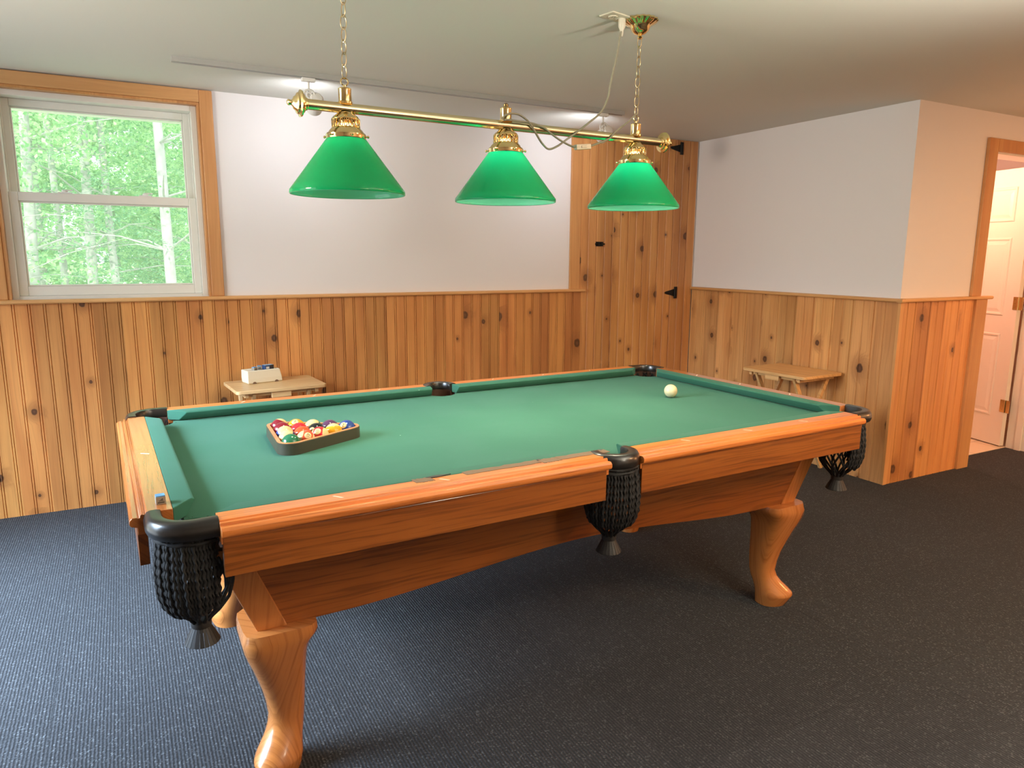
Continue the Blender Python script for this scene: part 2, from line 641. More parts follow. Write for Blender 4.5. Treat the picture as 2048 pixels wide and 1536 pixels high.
f = MB().box(XL - .1, XE + .1, YF - .1, YB + .15, -.1, 0).build('floor', M['carpet'])
struct(f)
struct(MB().box(XL - .1, XE + .1, YF - .1, YB + 1.2, ZC, ZC + .15).build('ceiling', M['ceiling']))
T = .2
w = MB()
w.box(XL, WX0, YB, YB + T, 0, ZC).box(WX1, XR, YB, YB + T, 0, ZC)
w.box(WX0, WX1, YB, YB + T, 0, WZ0 - .02).box(WX0, WX1, YB, YB + T, WZ1, ZC)
struct(w.build('wall_back', M['wall']))
struct(MB().box(XR, XR + .1, YS, YB, 0, ZC).build('wall_right', M['wall']))
w = MB().box(XR + .1, DX0, YS, YS + .12, 0, ZC).box(DX1, XE, YS, YS + .12, 0, ZC).box(DX0, DX1, YS, YS + .12, DZ, ZC)
struct(w.build('wall_stub', M['wall']))
struct(MB().box(XE, XE + .1, YF, YB + 1, 0, ZC).build('wall_east', M['wall']))
struct(MB().box(XL, XE, YF - .1, YF, 0, ZC).build('wall_front', M['wall']))
w = MB().box(XL - .1, XL, YF, -.55, 0, ZC).box(XL - .1, XL, 1.45, YB + T, 0, ZC).box(XL - .1, XL, -.55, 1.45, 2.08, ZC)
struct(w.build('wall_left', M['wall']))
# bathroom beyond the doorway
struct(MB().box(XR + .1, XE, YB + 1, YB + 1.1, 0, ZC).build('wall_bathroom_back', M['pine_r']))
struct(MB().box(XR + .1, XE, YS + .13, YB + 1, -.005, .004).build('floor_bathroom', M['tiles']))
struct(MB().box(XR + .1, XR + .12, YS + .12, YB + 1, 0, ZC).build('wall_bathroom_left', M['bath_wall']))


struct(MB().box(XR + .12, XE, YS + .12, YB + 1, ZC - .016, ZC - .001).build('ceiling_bathroom', M['bath_ceiling']))


def panelling(name, length, z0, z1, mat, kind, loc, rot, pitch, thick=.014):
    """grooved boards as one sheet: local x along the wall, front face towards -y"""
    prof = [(0, 0)]
    k = 1
    x = pitch
    while x < length - .01:
        if kind == 'bead':
            d, hw = .0055, .0022
            prof += [(x - .0075, -thick), (x - .0055, -thick + d), (x - .0033, -thick), (x, -thick - .0004), (x + .0033, -thick), (x + .0055, -thick + d), (x + .0075, -thick)]
        else:
            d = .0075 if k % 2 == 0 else .0055
            prof += [(x - .0050, -thick), (x - .0010, -thick + d), (x + .0010, -thick + d), (x + .0050, -thick)]
        x += pitch
        k += 1
    prof = [(0, -thick)] + prof[1:] + [(length, -thick)]
    front = len(prof)
    poly = prof + [(length, 0), (0, 0)]
    mb = MB()
    n = len(poly)
    vs = [(p[0], p[1], z0) for p in poly] + [(p[0], p[1], z1) for p in poly]
    fs = [(i, (i + 1) % n, n + (i + 1) % n, n + i) for i in range(n)]
    fs += [tuple(range(n)), tuple(range(n, 2 * n))]
    mb.add(vs, fs)
    o = mb.build(name, mat, None, None, 0, loc, rot)
    return struct(o)


# back wall bead board from the left wall to the board door, grooves at x = -1.708 + k*.0666
x0 = -1.708 - 19 * .0666
panelling('trim_1', 1.69 - x0, 0, CAP - .02, M['pine_v'], 'bead', (x0, YB, 0), (0, 0, 0), .0666)
panelling('trim_2', YB - .016 - YS, 0, CAP - .02, M['pine_r'], 'v', (XR, YB - .016, 0), (0, 0, -PI / 2), .072)
panelling('trim_3', 3.472 - XR + .014, 0, CAP - .02, M['pine_s'], 'v', (XR - .014, YS, 0), (0, 0, 0), .072)
# caps along the top of the panelling
capp = [(0, .0), (0, .021), (-.03, .021), (-.036, .016), (-.036, .006), (-.03, 0)]
m = MB()
m.ext([(YB + a, CAP - .021 + b) for a, b in capp], 'x', XL, 1.713)
struct(m.build('trim_4', M['pine_x'], None, 40))
m = MB()
m.ext([(XR + a - .002, CAP - .021 + b) for a, b in capp], 'y', YS - .036, YB - .016)
struct(m.build('trim_5', M['pine_y'], None, 40))
m = MB()
m.ext([(YS + a - .002, CAP - .021 + b) for a, b in capp], 'x', XR - .036, 3.642)
struct(m.build('trim_6', M['pine_x'], None, 40))
# corner edge board of the stub panelling and the doorway casing
struct(MB().box(XR - .018, XR + .012, YS - .019, YS - .0005, 0, CAP - .021).build('trim_7', M['pine_z'], None, None, .002))
cs = MB()
cs.box(3.435, 3.533, YS - .02, YS, CAP, 2.07).box(3.533, DX1 + .10, YS - .02, YS, DZ - .004, 2.07).box(DX1, DX1 + .1, YS - .02, YS, 0, DZ - .004)
struct(cs.build('trim_8', M['pine_z'], None, None, .003))
struct(MB().box(3.472, 3.592, YS - .032, YS, 0, CAP - .021).build('trim_9', M['pine_z'], None, None, .003))
jm = MB().box(DX0, DX0 + .018, YS, YS + .13, 0, DZ).box(DX1 - .016, DX1, YS, YS + .13, 0, DZ).box(DX0 + .018, DX1 - .016, YS, YS + .13, DZ - .016, DZ)
jm.box(DX1 - .028, DX1 - .016, YS + .03, YS + .07, 0, DZ - .016)
struct(jm.build('trim_10', M['white_paint']))

# board door in the back wall (access door) with its edge board, hinges and latch
d1 = panelling('door_1', 2.735 - 1.675, 0, ZC - .003, M['pine_d'], 'v', (1.675, YB, 0), (0, 0, 0), .0705, .012)
struct(MB().box(1.593, 1.674, YB - .018, YB, CAP, ZC - .002).build('trim_11', M['pine_z'], None, None, .002))


def strap_hinge(z):
    h = MB()
    h.box(.885, .91, -.019, -.012, z - .045, z + .045)
    h.add([(.885, -.017, z - .028), (.885, -.017, z + .028), (.80, -.017, z + .009), (.79, -.017, z), (.80, -.017, z - .009),
           (.885, -.012, z - .028), (.885, -.012, z + .028), (.80, -.012, z + .009), (.79, -.012, z), (.80, -.012, z - .009)],
          [(0, 1, 2, 3, 4), (5, 6, 7, 8, 9), (0, 1, 6, 5), (1, 2, 7, 6), (2, 3, 8, 7), (3, 4, 9, 8), (4, 0, 5, 9)])
    h.tube([(.885, -.020, z - .045), (.885, -.020, z + .045)], .004, 8)
    o = h.build('hinge', M['black_iron'], d1)
    o['label'] = 'black iron strap hinge'


for z in (2.155, 1.078):
    strap_hinge(z)
l = MB()
l.box(.135, .200, -.016, -.012, 1.424, 1.456).tube([(.128, -.020, 1.44), (.208, -.020, 1.44)], .0055, 8)
l.box(.150, .157, -.026, -.012, 1.427, 1.453).box(.178, .185, -.026, -.012, 1.427, 1.453).tube([(.168, -.019, 1.44), (.168, -.036, 1.44)], .005, 8)
l.build('latch', M['black_iron'], d1)['label'] = 'black iron barrel bolt'

# bathroom door leaf, six panels, open into the bathroom
dl = bpy.data.objects.new('door_2', None)
COL.objects.link(dl)
dl.location = (4.340, .478, 0)
dl.rotation_euler = (0, 0, math.radians(75))
struct(dl)
LW, LH, LT = .74, 1.975, .035
lf = MB().box(0, LW, 0, LT, .012, LH)
lo = lf.build('door_leaf', M['white_paint'], dl, None, .002)
pn = MB()
for (a0, a1) in ((.105, .335), (.405, .635)):
    for (b0, b1) in ((.22, .82), (.95, 1.50), (1.61, 1.85)):
        for (yy, sgn) in ((LT, 1), (0, -1)):
            # raised-and-fielded panel: sunk frame and raised field
            r0 = [(a0, yy, b0), (a1, yy, b0), (a1, yy, b1), (a0, yy, b1)]
            def ins(k, dy): return [(a0 + k, yy + sgn * dy, b0 + k), (a1 - k, yy + sgn * dy, b0 + k), (a1 - k, yy + sgn * dy, b1 - k), (a0 + k, yy + sgn * dy, b1 - k)]
            rings = [ins(0, .0005), ins(.006, .006), ins(.014, .006), ins(.022, .0012), ins(.030, .0012), ins(.050, .005)]
            pn.loft(rings, True, False)
            b = len(pn.v)
            pn.f.append((b - 4, b - 3, b - 2, b - 1))
            pn.m.append(0)
pn.build('moulded_panels', M['white_paint'], dl)
for z in (1.72, 1.043, .306):
    h = MB().tube([(-.006, LT + .004, z - .045), (-.006, LT + .004, z + .045)], .0065, 10)
    h.box(0, .035, LT, LT + .0025, z - .045, z + .045).box(-.040, -.006, LT, LT + .0025, z - .045, z + .045)
    for k in (-.028, 0, .028):
        h.lathe([(.0001, LT + .004), (.004, LT + .0035), (.004, LT + .0025)], 8, (.02, 0, z + k), 0, True, 'y')
    h.build('hinge', M['brass'], dl, 40)['label'] = 'brass butt hinge'
kn = MB().lathe([(.026, LT), (.026, LT + .005), (.011, LT + .008), (.011, LT + .03), (.022, LT + .038), (.028, LT + .05), (.022, LT + .064), (.001, LT + .067)], 20, (LW - .06, 0, .95), 0, True, 'y')
kn.build('door_knob', M['brass'], dl, 40)

# ------------------------------------------------------------------ window
win = bpy.data.objects.new('window_1', None)
COL.objects.link(win)
win.location = (0, YB, 0)
struct(win)
c = MB()
CWD = .066
c.box(WX0 - CWD, WX0, -.02, 0, CAP, ZC - .004)
c.build('casing', M['pine_z'], win, None, .004)
MB().box(WX1, WX1 + CWD, -.02, 0, CAP, ZC - .004).build('casing', M['pine_z'], win, None, .004)
MB().box(WX0, WX1, -.02, 0, WZ1, ZC - .004).build('casing', M['pine_x'], win, None, .004)
c = MB()
c.box(WX0, WX0 + .014, -.012, .06, CAP, WZ1).box(WX1 - .014, WX1, -.012, .06, CAP, WZ1).box(WX0 + .014, WX1 - .014, -.012, .06, WZ1 - .014, WZ1)
c.build('jamb_liner', M['pine_z'], win, None, .002)
c = MB()
a0, a1, z0, z1 = WX0 + .014, WX1 - .014, CAP - .02, WZ1 - .014
FW = .028
c.box(a0, a0 + FW, .03, .17, z0, z1).box(a1 - FW, a1, .03, .17, z0, z1).box(a0 + FW, a1 - FW, .03, .17, z1 - FW, z1).box(a0 + FW, a1 - FW, .03, .17, z0, z0 + .035)
c.box(a0 + FW, a0 + FW + .006, .10, .112, z0, z1).box(a1 - FW - .006, a1 - FW, .10, .112, z0, z1)
c.build('vinyl_frame', M['vinyl'], win, None, .002)


def sash(name, y0, y1, x0, x1, z0, z1, st, top, bot):
    s = MB()
    s.box(x0, x0 + st, y0, y1, z0, z1).box(x1 - st, x1, y0, y1, z0, z1).box(x0 + st, x1 - st, y0, y1, z1 - top, z1).box(x0 + st, x1 - st, y0, y1, z0, z0 + bot)
    # glazing bead
    b = .008
    s.box(x0 + st, x0 + st + b, y0 + .012, y1, z0 + bot, z1 - top).box(x1 - st - b, x1 - st, y0 + .012, y1, z0 + bot, z1 - top)
    s.box(x0 + st + b, x1 - st - b, y0 + .012, y1, z1 - top - b, z1 - top).box(x0 + st + b, x1 - st - b, y0 + .012, y1, z0 + bot, z0 + bot + b)
    o = s.build(name, M['vinyl'], win, None, .003)
    ym = (y0 + y1) / 2
    MB().box(x0 + st, x1 - st, ym - .002, ym + .002, z0 + bot, z1 - top).build('pane', M['glass'], o)
    return o


i0, i1 = a0 + FW, a1 - FW
up = sash('upper_sash', .114, .146, i0, i1, 1.615, z1 - FW, .036, .036, .036)
lo_ = sash('lower_sash', .058, .092, i0, i1, z0 + .035, 1.655, .038, .044, .048)
for px in (-1.44, -1.07):
    k = MB().box(px - .03, px + .03, .060, .090, 1.655, 1.661).lathe([(.014, 1.661), (.014, 1.668), (.009, 1.672)], 14, (px, .076, 0)).box(px - .006, px + .035, .068, .080, 1.668, 1.674)
    k.build('sash_lock', M['white_metal'], lo_, 40)
# unseen glazed patio door assumed in the left wall for daylight: its frame only
c = MB()
for y in (-.55, .42, 1.39):
    c.box(XL - .08, XL - .03, y, y + .06, 0, 2.08)
c.box(XL - .08, XL - .03, -.49, 1.39, 2.02, 2.08).box(XL - .08, XL - .03, -.49, 1.39, 0, .06)
struct(c.build('door_3', M['vinyl']))

# ------------------------------------------------------------------ outside
struct(MB().box(-16, 14, YB + T + .02, 60, .2, .32).build('ground', M['ground']))


def leaf_quad(mb, c, s, flat=0.0, asp=.6):
    n = Vector((random.gauss(0, 1), random.gauss(0, 1), random.gauss(0, 1) + flat * 3)).normalized()
    a = n.orthogonal().normalized()
    a = Matrix.Rotation(random.uniform(0, 6.28), 3, n) @ a
    b = n.cross(a)
    c = Vector(c)
    mb.add([c - a * s, c - b * s * asp, c + a * s, c + b * s * asp], [(0, 1, 2, 3)])


def trunk_mesh(h, r, lean, branches, seed):
    rnd = random.Random(seed)
    m = MB()
    path = [(lean * t * h + .05 * math.sin(3 * t + seed), .04 * math.sin(5 * t + seed * 2), t * h) for t in [i / 12 for i in range(13)]]
    m.tube(path, [r * (1 - .65 * i / 12) for i in range(13)], 10)
    for b in range(branches):
        t = rnd.uniform(.12, .95)
        i = int(t * 12)
        p = Vector(path[i])
        an = rnd.uniform(0, 6.28)
        L = rnd.uniform(.4, 1.1)
        q = p + Vector((math.cos(an) * L, math.sin(an) * L, rnd.uniform(-.05, .45) * L))
        m.tube([p, (p + q) / 2 + Vector((0, 0, .05)), q], [r * .2, r * .13, r * .05], 5)
    return m


def tree(kind, x, y, h, r, lean, label, seed, dens=1.0):
    random.seed(seed)
    t = thing({'conifer': 'fir_tree', 'maple': 'leafy_tree', 'bare': 'slender_tree'}[kind], label, 'tree', (x, y, .3), 0, 'trees outside the window')
    trunk_mesh(h, r, lean, 34 if kind == 'bare' else 14, seed).build('trunk', M['bark'], t, 60)
    m = MB()
    if kind == 'conifer':
        nb = int(70 * dens)
        for b in range(nb):
            z = .25 + (h - .8) * (b / nb)
            L = (1.75 * (1 - z / h) + .25) * random.uniform(.75, 1.1)
            an = b * 2.4 + random.uniform(-.3, .3)
            for q in range(int(130 * L)):
                s = (q + 1) / (130 * L)
                d = L * s
                wv = .28 * L * (1 - s * .75) * random.uniform(-1, 1)
                px = lean * z + d * math.cos(an) - wv * math.sin(an)
                py = d * math.sin(an) + wv * math.cos(an)
                pz = z + .12 * d - .28 * d * d / max(L, .4) + random.uniform(-.03, .03)
                leaf_quad(m, (px, py, pz), random.uniform(.016, .036), .9, .30)
        m.build('foliage', M['needles'], t, None, fix=False)
    else:
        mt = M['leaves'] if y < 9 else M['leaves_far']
        nc = int((26 if kind == 'maple' else 12) * dens)
        for cidx in range(nc):
            z = random.uniform(.35 if kind == 'maple' else 1.6, h)
            an = random.uniform(0, 6.28)
            rr = random.uniform(.2, 1.5)
            cx, cy = rr * math.cos(an) + lean * z, rr * math.sin(an)
            R0 = random.uniform(.25, .6)
            for q in range(int(250 * (R0 / .4) ** 2)):
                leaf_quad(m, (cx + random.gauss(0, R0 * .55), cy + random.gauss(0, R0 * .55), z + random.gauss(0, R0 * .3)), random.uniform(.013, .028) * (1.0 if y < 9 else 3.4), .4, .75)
        m.build('foliage', mt, t, None, fix=False)


trees = [
    ('bare', -2.02, 6.6, 6.5, .060, .015, 'slender grey tree trunk nearest the left edge of the window panes', 1.3),
    ('bare', -1.83, 7.6, 6.5, .045, -.02, 'thin pale trunk with twiggy side branches, second from the left window edge', 1.3),
    ('bare', -1.58, 7.0, 6.5, .060, .035, 'leaning pale grey trunk left of the window middle', 1.3),
    ('maple', -2.15, 5.6, 3.2, .03, .02, 'bright green maple sapling low in the left of the window', .9),
    ('conifer', -1.25, 7.0, 5.0, .05, .0, 'green fir tree with drooping boughs in the middle of the window', 1.35),
    ('conifer', -.60, 8.6, 5.6, .06, .0, 'darker fir tree behind the right half of the window', 1.6),
    ('bare', -.72, 6.2, 6.5, .060, -.03, 'leaning pale grey trunk near the right edge of the window panes', 1.0),
    ('maple', -.35, 7.8, 4.5, .05, .0, 'leafy green tree at the right edge of the window', 1.6),
    ('maple', -2.7, 10.5, 6.0, .06, .0, 'pale green tree far back behind the left trunks', 1.0),
    ('maple', -1.3, 11.8, 6.5, .06, .0, 'pale green tree far back behind the middle fir', 1.1),
    ('maple', .1, 11.2, 6.5, .06, .0, 'pale green tree far back at the right of the window', 1.1),
    ('conifer', -2.1, 9.4, 6.0, .06, .0, 'fir tree showing between the left trunks', 1.6),
    ('maple', -3.2, 15.5, 6.5, .07, .0, 'hazy tree farthest back at the left of the window', 1.2),
    ('maple', -.7, 15.8, 6.5, .07, .0, 'hazy tree farthest back at the right of the window', 1.2),
]
for k, a in enumerate(trees):
    tree(*a[:7], 100 + k, a[7])
random.seed(11)

# ------------------------------------------------------------------ pool table
TR = .02781
TM = Matrix.Rotation(TR, 4, 'Z')


def tw(x, y, z):
    return tuple(TM @ Vector((x, y, z)))


A, Bh = 1.1176, .552          # half length and half width between cushion noses
HB, HR = .755, .792           # bed and rail top
tbl = thing('pool_table', 'honey oak pool table with green cloth and black net pockets in mid room', 'pool table', (0, 0, 0), TR)

CC = .018                     # corner pocket centre beyond the nose corner
CR = .060
SYC = .048                    # side pocket centre beyond the nose line


def bed_outline():
    e = .05
    pts = []
    quad = [(1, 1), (-1, 1), (-1, -1), (1, -1)]
    # walk counter-clockwise from the +x side
    for k, (sx, sy) in enumerate(quad):
        cx, cy = sx * (A + CC), sy * (Bh + CC)
        base = 90 * k
        pts += arc(cx, cy, CR, 90 * k - 90 + 8 - 8, 90 * k - 270, 14)
        if k in (0, 2):
            pts += arc(0, sy * (Bh + SYC), .060, (0 if sy > 0 else 180) - 0, (-180 if sy > 0 else 0), 14)
    return pts


bo = []
for k, (sx, sy) in enumerate([(1, 1), (-1, 1), (-1, -1), (1, -1)]):
    cx, cy = sx * (A + CC), sy * (Bh + CC)
    aa = {0: (-80, -190), 1: (10, -100), 2: (100, -10), 3: (190, 80)}[k]
    bo += arc(cx, cy, CR, aa[0], aa[1], 14)
    if k == 0:
        bo += [(.062, Bh + .045)] + arc(0, Bh + SYC, .060, -5, -175, 14) + [(-.062, Bh + .045)]
    if k == 2:
        bo += [(-.062, -Bh - .045)] + arc(0, -Bh - SYC, .060, 175, 5, 14) + [(.062, -Bh - .045)]
mb = MB()
mb.ext(bo, 'z', HB - .03, HB)
bed = mb.build('bed_cloth', M['felt'], tbl, None)
bm = bmesh.new()
bm.from_mesh(bed.data)
bmesh.ops.triangulate(bm, faces=[fc for fc in bm.faces if len(fc.verts) > 4])
bm.to_mesh(bed.data)
bm.free()
# cushions
CUSH = [(.0, .0330), (.0, .0300), (.021, .002), (.051, .002), (.051, .0375), (.008, .0372), (.002, .034)]


def cushion(p0, p1, d, e0, e1):
    """nose from p0 to p1, outward direction d; e0/e1 how far each end runs on over the full depth"""
    p0, p1, d = Vector(p0), Vector(p1), Vector(d)
    t = (p1 - p0).normalized()
    rings = []
    L = (p1 - p0).length
    nseg = 1
    for s, e, sg in ((0, e0, -1), (L, e1, 1)):
        ring = []
        for q, z in CUSH:
            p = p0 + t * (s + sg * e * q / .051) + d * q
            ring.append((p.x, p.y, HB + z))
        rings.append(ring)
    m = MB().loft(rings)
    m.build('cushion', M['felt'], tbl, 50, .002)


nl = A - .085
for sy in (1, -1):
    cushion((.0635, sy * Bh, 0), (nl, sy * Bh, 0), (0, sy, 0), .0125, .060)
    cushion((-nl, sy * Bh, 0), (-.0635, sy * Bh, 0), (0, sy, 0), .060, .0125)
for sx in (1, -1):
    cushion((sx * A, -(Bh - .085), 0), (sx * A, Bh - .085, 0), (sx, 0, 0), .060, .060)

# wooden rails
RP = [(.0515, -.012), (.0515, .0370), (.104, .0370), (.1055, .0325), (.1075, .0315), (.1095, .0330), (.1135, .0355), (.1170, .0335), (.1185, .0275), (.1215, .0265), (.1240, .0285),
      (.1330, .0285), (.1390, .0225), (.1400, .0150), (.1370, .0085), (.1290, .0060), (.1240, .0040), (.1240, -.012)]


def rail(axis, lo, hi, sgn, off, sights):
    m = MB()
    poly = [(sgn * (off + q), HB + z) for q, z in RP]
    m.ext(poly, axis, lo, hi)
    o = m.build('rail', M['rail_' + axis], tbl, 35, .0015)
    for s in sights:
        q = sgn * (off + .079)
        g = MB()
        a, b = .0085, .0045
        pts = [(-b - .009, 0), (-.002, a * .55), (b + .009, 0), (.002, -a * .55)]
        pts = [(-.013, -.0025), (-.006, .0035), (.013, .0025), (.006, -.0035)]
        if axis == 'x':
            g.ext([(s + u, q + v) for u, v in [(-.011, -.011 * sgn), (-.005, -.011 * sgn), (.011, .011 * sgn), (.005, .011 * sgn)]], 'z', HR - .001, HR + .0006)
        else:
            g.ext([(q + v, s + u) for u, v in [(-.011, -.011 * sgn), (-.005, -.011 * sgn), (.011, .011 * sgn), (.005, .011 * sgn)]], 'z', HR - .001, HR + .0006)
        g.build('sight', M['inlay'], o)['label'] = 'pale inlaid sight'


for sy in (1, -1):
    rail('x', .0575, 1.090, sy, Bh, (.274, .548, .823))
    rail('x', -1.090, -.0575, sy, Bh, (-.823, -.548) if sy < 0 else (-.823, -.548, -.274))
for sx in (1, -1):
    rail('y', -.530, .530, sx, A, (-.27, 0, .27) if sx > 0 else (0,))
# apron boards below the rails
for sy in (1, -1):
    for (lo, hi) in ((.063, 1.087), (-1.087, -.066)):
        y0, y1 = sorted((sy * (Bh + .105), sy * (Bh + .1255)))
        MB().box(lo, hi, y0, y1, .668, HB + .002).build('apron', M['oak_x'], tbl, None, .0015)
for sx in (1, -1):
    x0, x1 = sorted((sx * (A + .105), sx * (A + .1255)))
    MB().box(x0, x1, -.522, .522, .668, HB + .002).build('apron', M['oak_y'], tbl, None, .0015)
# slate frame under the bed
MB().box(-1.05, 1.05, -.47, .47, .66, HB - .031).build('slate_frame', M['oak_x'], tbl)

# tapered body: long sides with an arched lower edge, ends, corner boards
TX, TY, TZ = 1.092, .512, .665
BX, BY, BZ = .992, .481, .423


def side_pt(s, h, sgn, out=0.0):
    """s along x in -1..1, h 0..1 from bottom to top"""
    zz = BZ + (TZ - BZ) * h
    return (s, sgn * (BY + (TY - BY) * h + out), zz)


def arch(s):
    t = max(0.0, 1 - abs(s) / .80)
    return .052 * (3 * t * t - 2 * t ** 3) if t < 1 else .052


for sy in (1, -1):
    m = MB()
    n = 48
    fr, bk = [], []
    vs, fs = [], []
    for i in range(n + 1):
        u = -1 + 2 * i / n
        xb, xt = u * BX, u * TX
        hb = arch(xb) / (TZ - BZ)
        xb2 = u * (BX + (TX - BX) * hb)
        p, q = side_pt(xb2, hb, sy), side_pt(xt, 1, sy)
        p2, q2 = side_pt(xb2, hb, sy, -.02), side_pt(xt, 1, sy, -.02)
        vs += [p, q, q2, p2]
    for i in range(n):
        a, b = 4 * i, 4 * i + 4
        for k in range(4):
            fs.append((a + k, a + (k + 1) % 4, b + (k + 1) % 4, b + k))
    fs += [(0, 1, 2, 3), (4 * n, 4 * n + 1, 4 * n + 2, 4 * n + 3)]
    m.add(vs, fs)
    m.build('side_panel', M['oak_x'], tbl)
for sx in (1, -1):
    m = MB()
    y0, y1 = BY - .02, TY - .02
    vs = []
    for dx in (0, -.02):
        vs += [(sx * (BX + dx), -y0, BZ), (sx * (BX + dx), y0, BZ), (sx * (TX + dx), y1, TZ), (sx * (TX + dx), -y1, TZ)]
    m.add(vs, [(0, 1, 2, 3), (4, 5, 6, 7), (0, 1, 5, 4), (1, 2, 6, 5), (2, 3, 7, 6), (3, 0, 4, 7)])
    m.build('end_panel', M['oak_y'], tbl)
    for sy in (1, -1):
        m = MB()
        vs = []
        for o_ in (.004, -.010):
            vs += [(sx * (BX + .006), sy * (BY + o_), BZ - .002), (sx * (BX - .068), sy * (BY + o_), BZ - .002), (sx * (TX - .068), sy * (TY + o_), TZ), (sx * (TX + .006), sy * (TY + o_), TZ)]
        m.add(vs, [(0, 1, 2, 3), (4, 5, 6, 7), (0, 1, 5, 4), (1, 2, 6, 5), (2, 3, 7, 6), (3, 0, 4, 7)])
        m.build('corner_board', M['oak_z'], tbl, None, .003)

# cabriole legs
LEG = [  # z, half size, outward shift of the centre, roundness exponent, toe stretch
    (.424, .090, .004, 6, 0), (.408, .092, .005, 6, 0), (.396, .091, .007, 5.5, .003), (.384, .086, .010, 4.6, .006), (.368, .079, .013, 4, .009), (.345, .073, .012, 3.6, .009), (.31, .067, .006, 3.3, .006),
    (.27, .061, -.001, 3.1, .003), (.225, .0545, -.009, 3, 0), (.18, .049, -.015, 2.8, 0), (.14, .0455, -.017, 2.6, 0), (.115, .046, -.012, 2.4, .003), (.092, .0485, -.002, 2.2, .010),
    (.070, .053, .010, 2.2, .018), (.054, .0575, .018, 2.2, .022), (.044, .059, .021, 2.2, .022), (.038, .058, .021, 2.2, .021), (.018, .053, .017, 2.2, .018), (0, .048, .013, 2.2, .015)]
for sx in (1, -1):
    for sy in (1, -1):
        cx, cy = sx * .938, sy * .428
        od = Vector((sx, sy, 0)).normalized()
        rings = []
        for z, hs, sh, ex, toe in LEG:
            ring = []
            for i in range(28):
                t = 2 * PI * i / 28
                ct, st = math.cos(t), math.sin(t)
                k = (abs(ct) ** ex + abs(st) ** ex) ** (-1 / ex)
                p = Vector((k * ct * hs, k * st * hs, 0))
                o_ = p.dot(od)
                if o_ > 0:
                    p += od * (o_ / hs) * toe
                p += Vector((cx, cy, z)) + od * sh
                ring.append(tuple(p))
            rings.append(ring)
        MB().loft(rings).build('leg', M['oak_z'], tbl, 50)

# torn backing along the near left rail
random.seed(5)
yk = -Bh - .0515
for (xa, xb, wa) in ((-.625, -.575, .022), (-.485, -.255, .020), (-.25, -.19, .026), (-.19, -.02, .021)):
    tp = MB()
    n = 14
    top, bot = [], []
    for i in range(n + 1):
        x = xa + (xb - xa) * i / n
        top.append((x, yk + random.uniform(.002, .007)))
        bot.append((x + .004, yk - wa + random.uniform(-.002, .002)))
    vs = [(x, y, HR + .0016 + random.uniform(0, .0012)) for x, y in top] + [(x, y, HR + .0010) for x, y in bot]
    vs += [(x, y, HR - .001) for x, y in top] + [(x, y, HR - .001) for x, y in bot]
    k = n + 1
    fs = []
    for i in range(n):
        fs += [(i, i + 1, k + i + 1, k + i), (2 * k + i, 2 * k + i + 1, i + 1, i), (k + i, k + i + 1, 3 * k + i + 1, 3 * k + i)]
    fs += [(0, k, 3 * k, 2 * k), (n, k + n, 3 * k + n, 2 * k + n)]
    tp.add(vs, fs)
    tp.build('torn_backing_strip', M['tape'], tbl)['label'] = 'torn brown backing paper along the near left rail'
for (xa, xb) in ((-.600, -.515), (-.255, -.235), (-.05, -.02)):
    pts = [(xa, yk + .004), ((xa + xb) / 2, yk + .012), (xb, yk + .005), ((xa + xb) / 2, yk - .003)]
    tp = MB().ext(pts, 'z', HR, HR + .0022)
    tp.build('cloth_tear', M['slot'], tbl)['label'] = 'dark rip in the cloth edge'


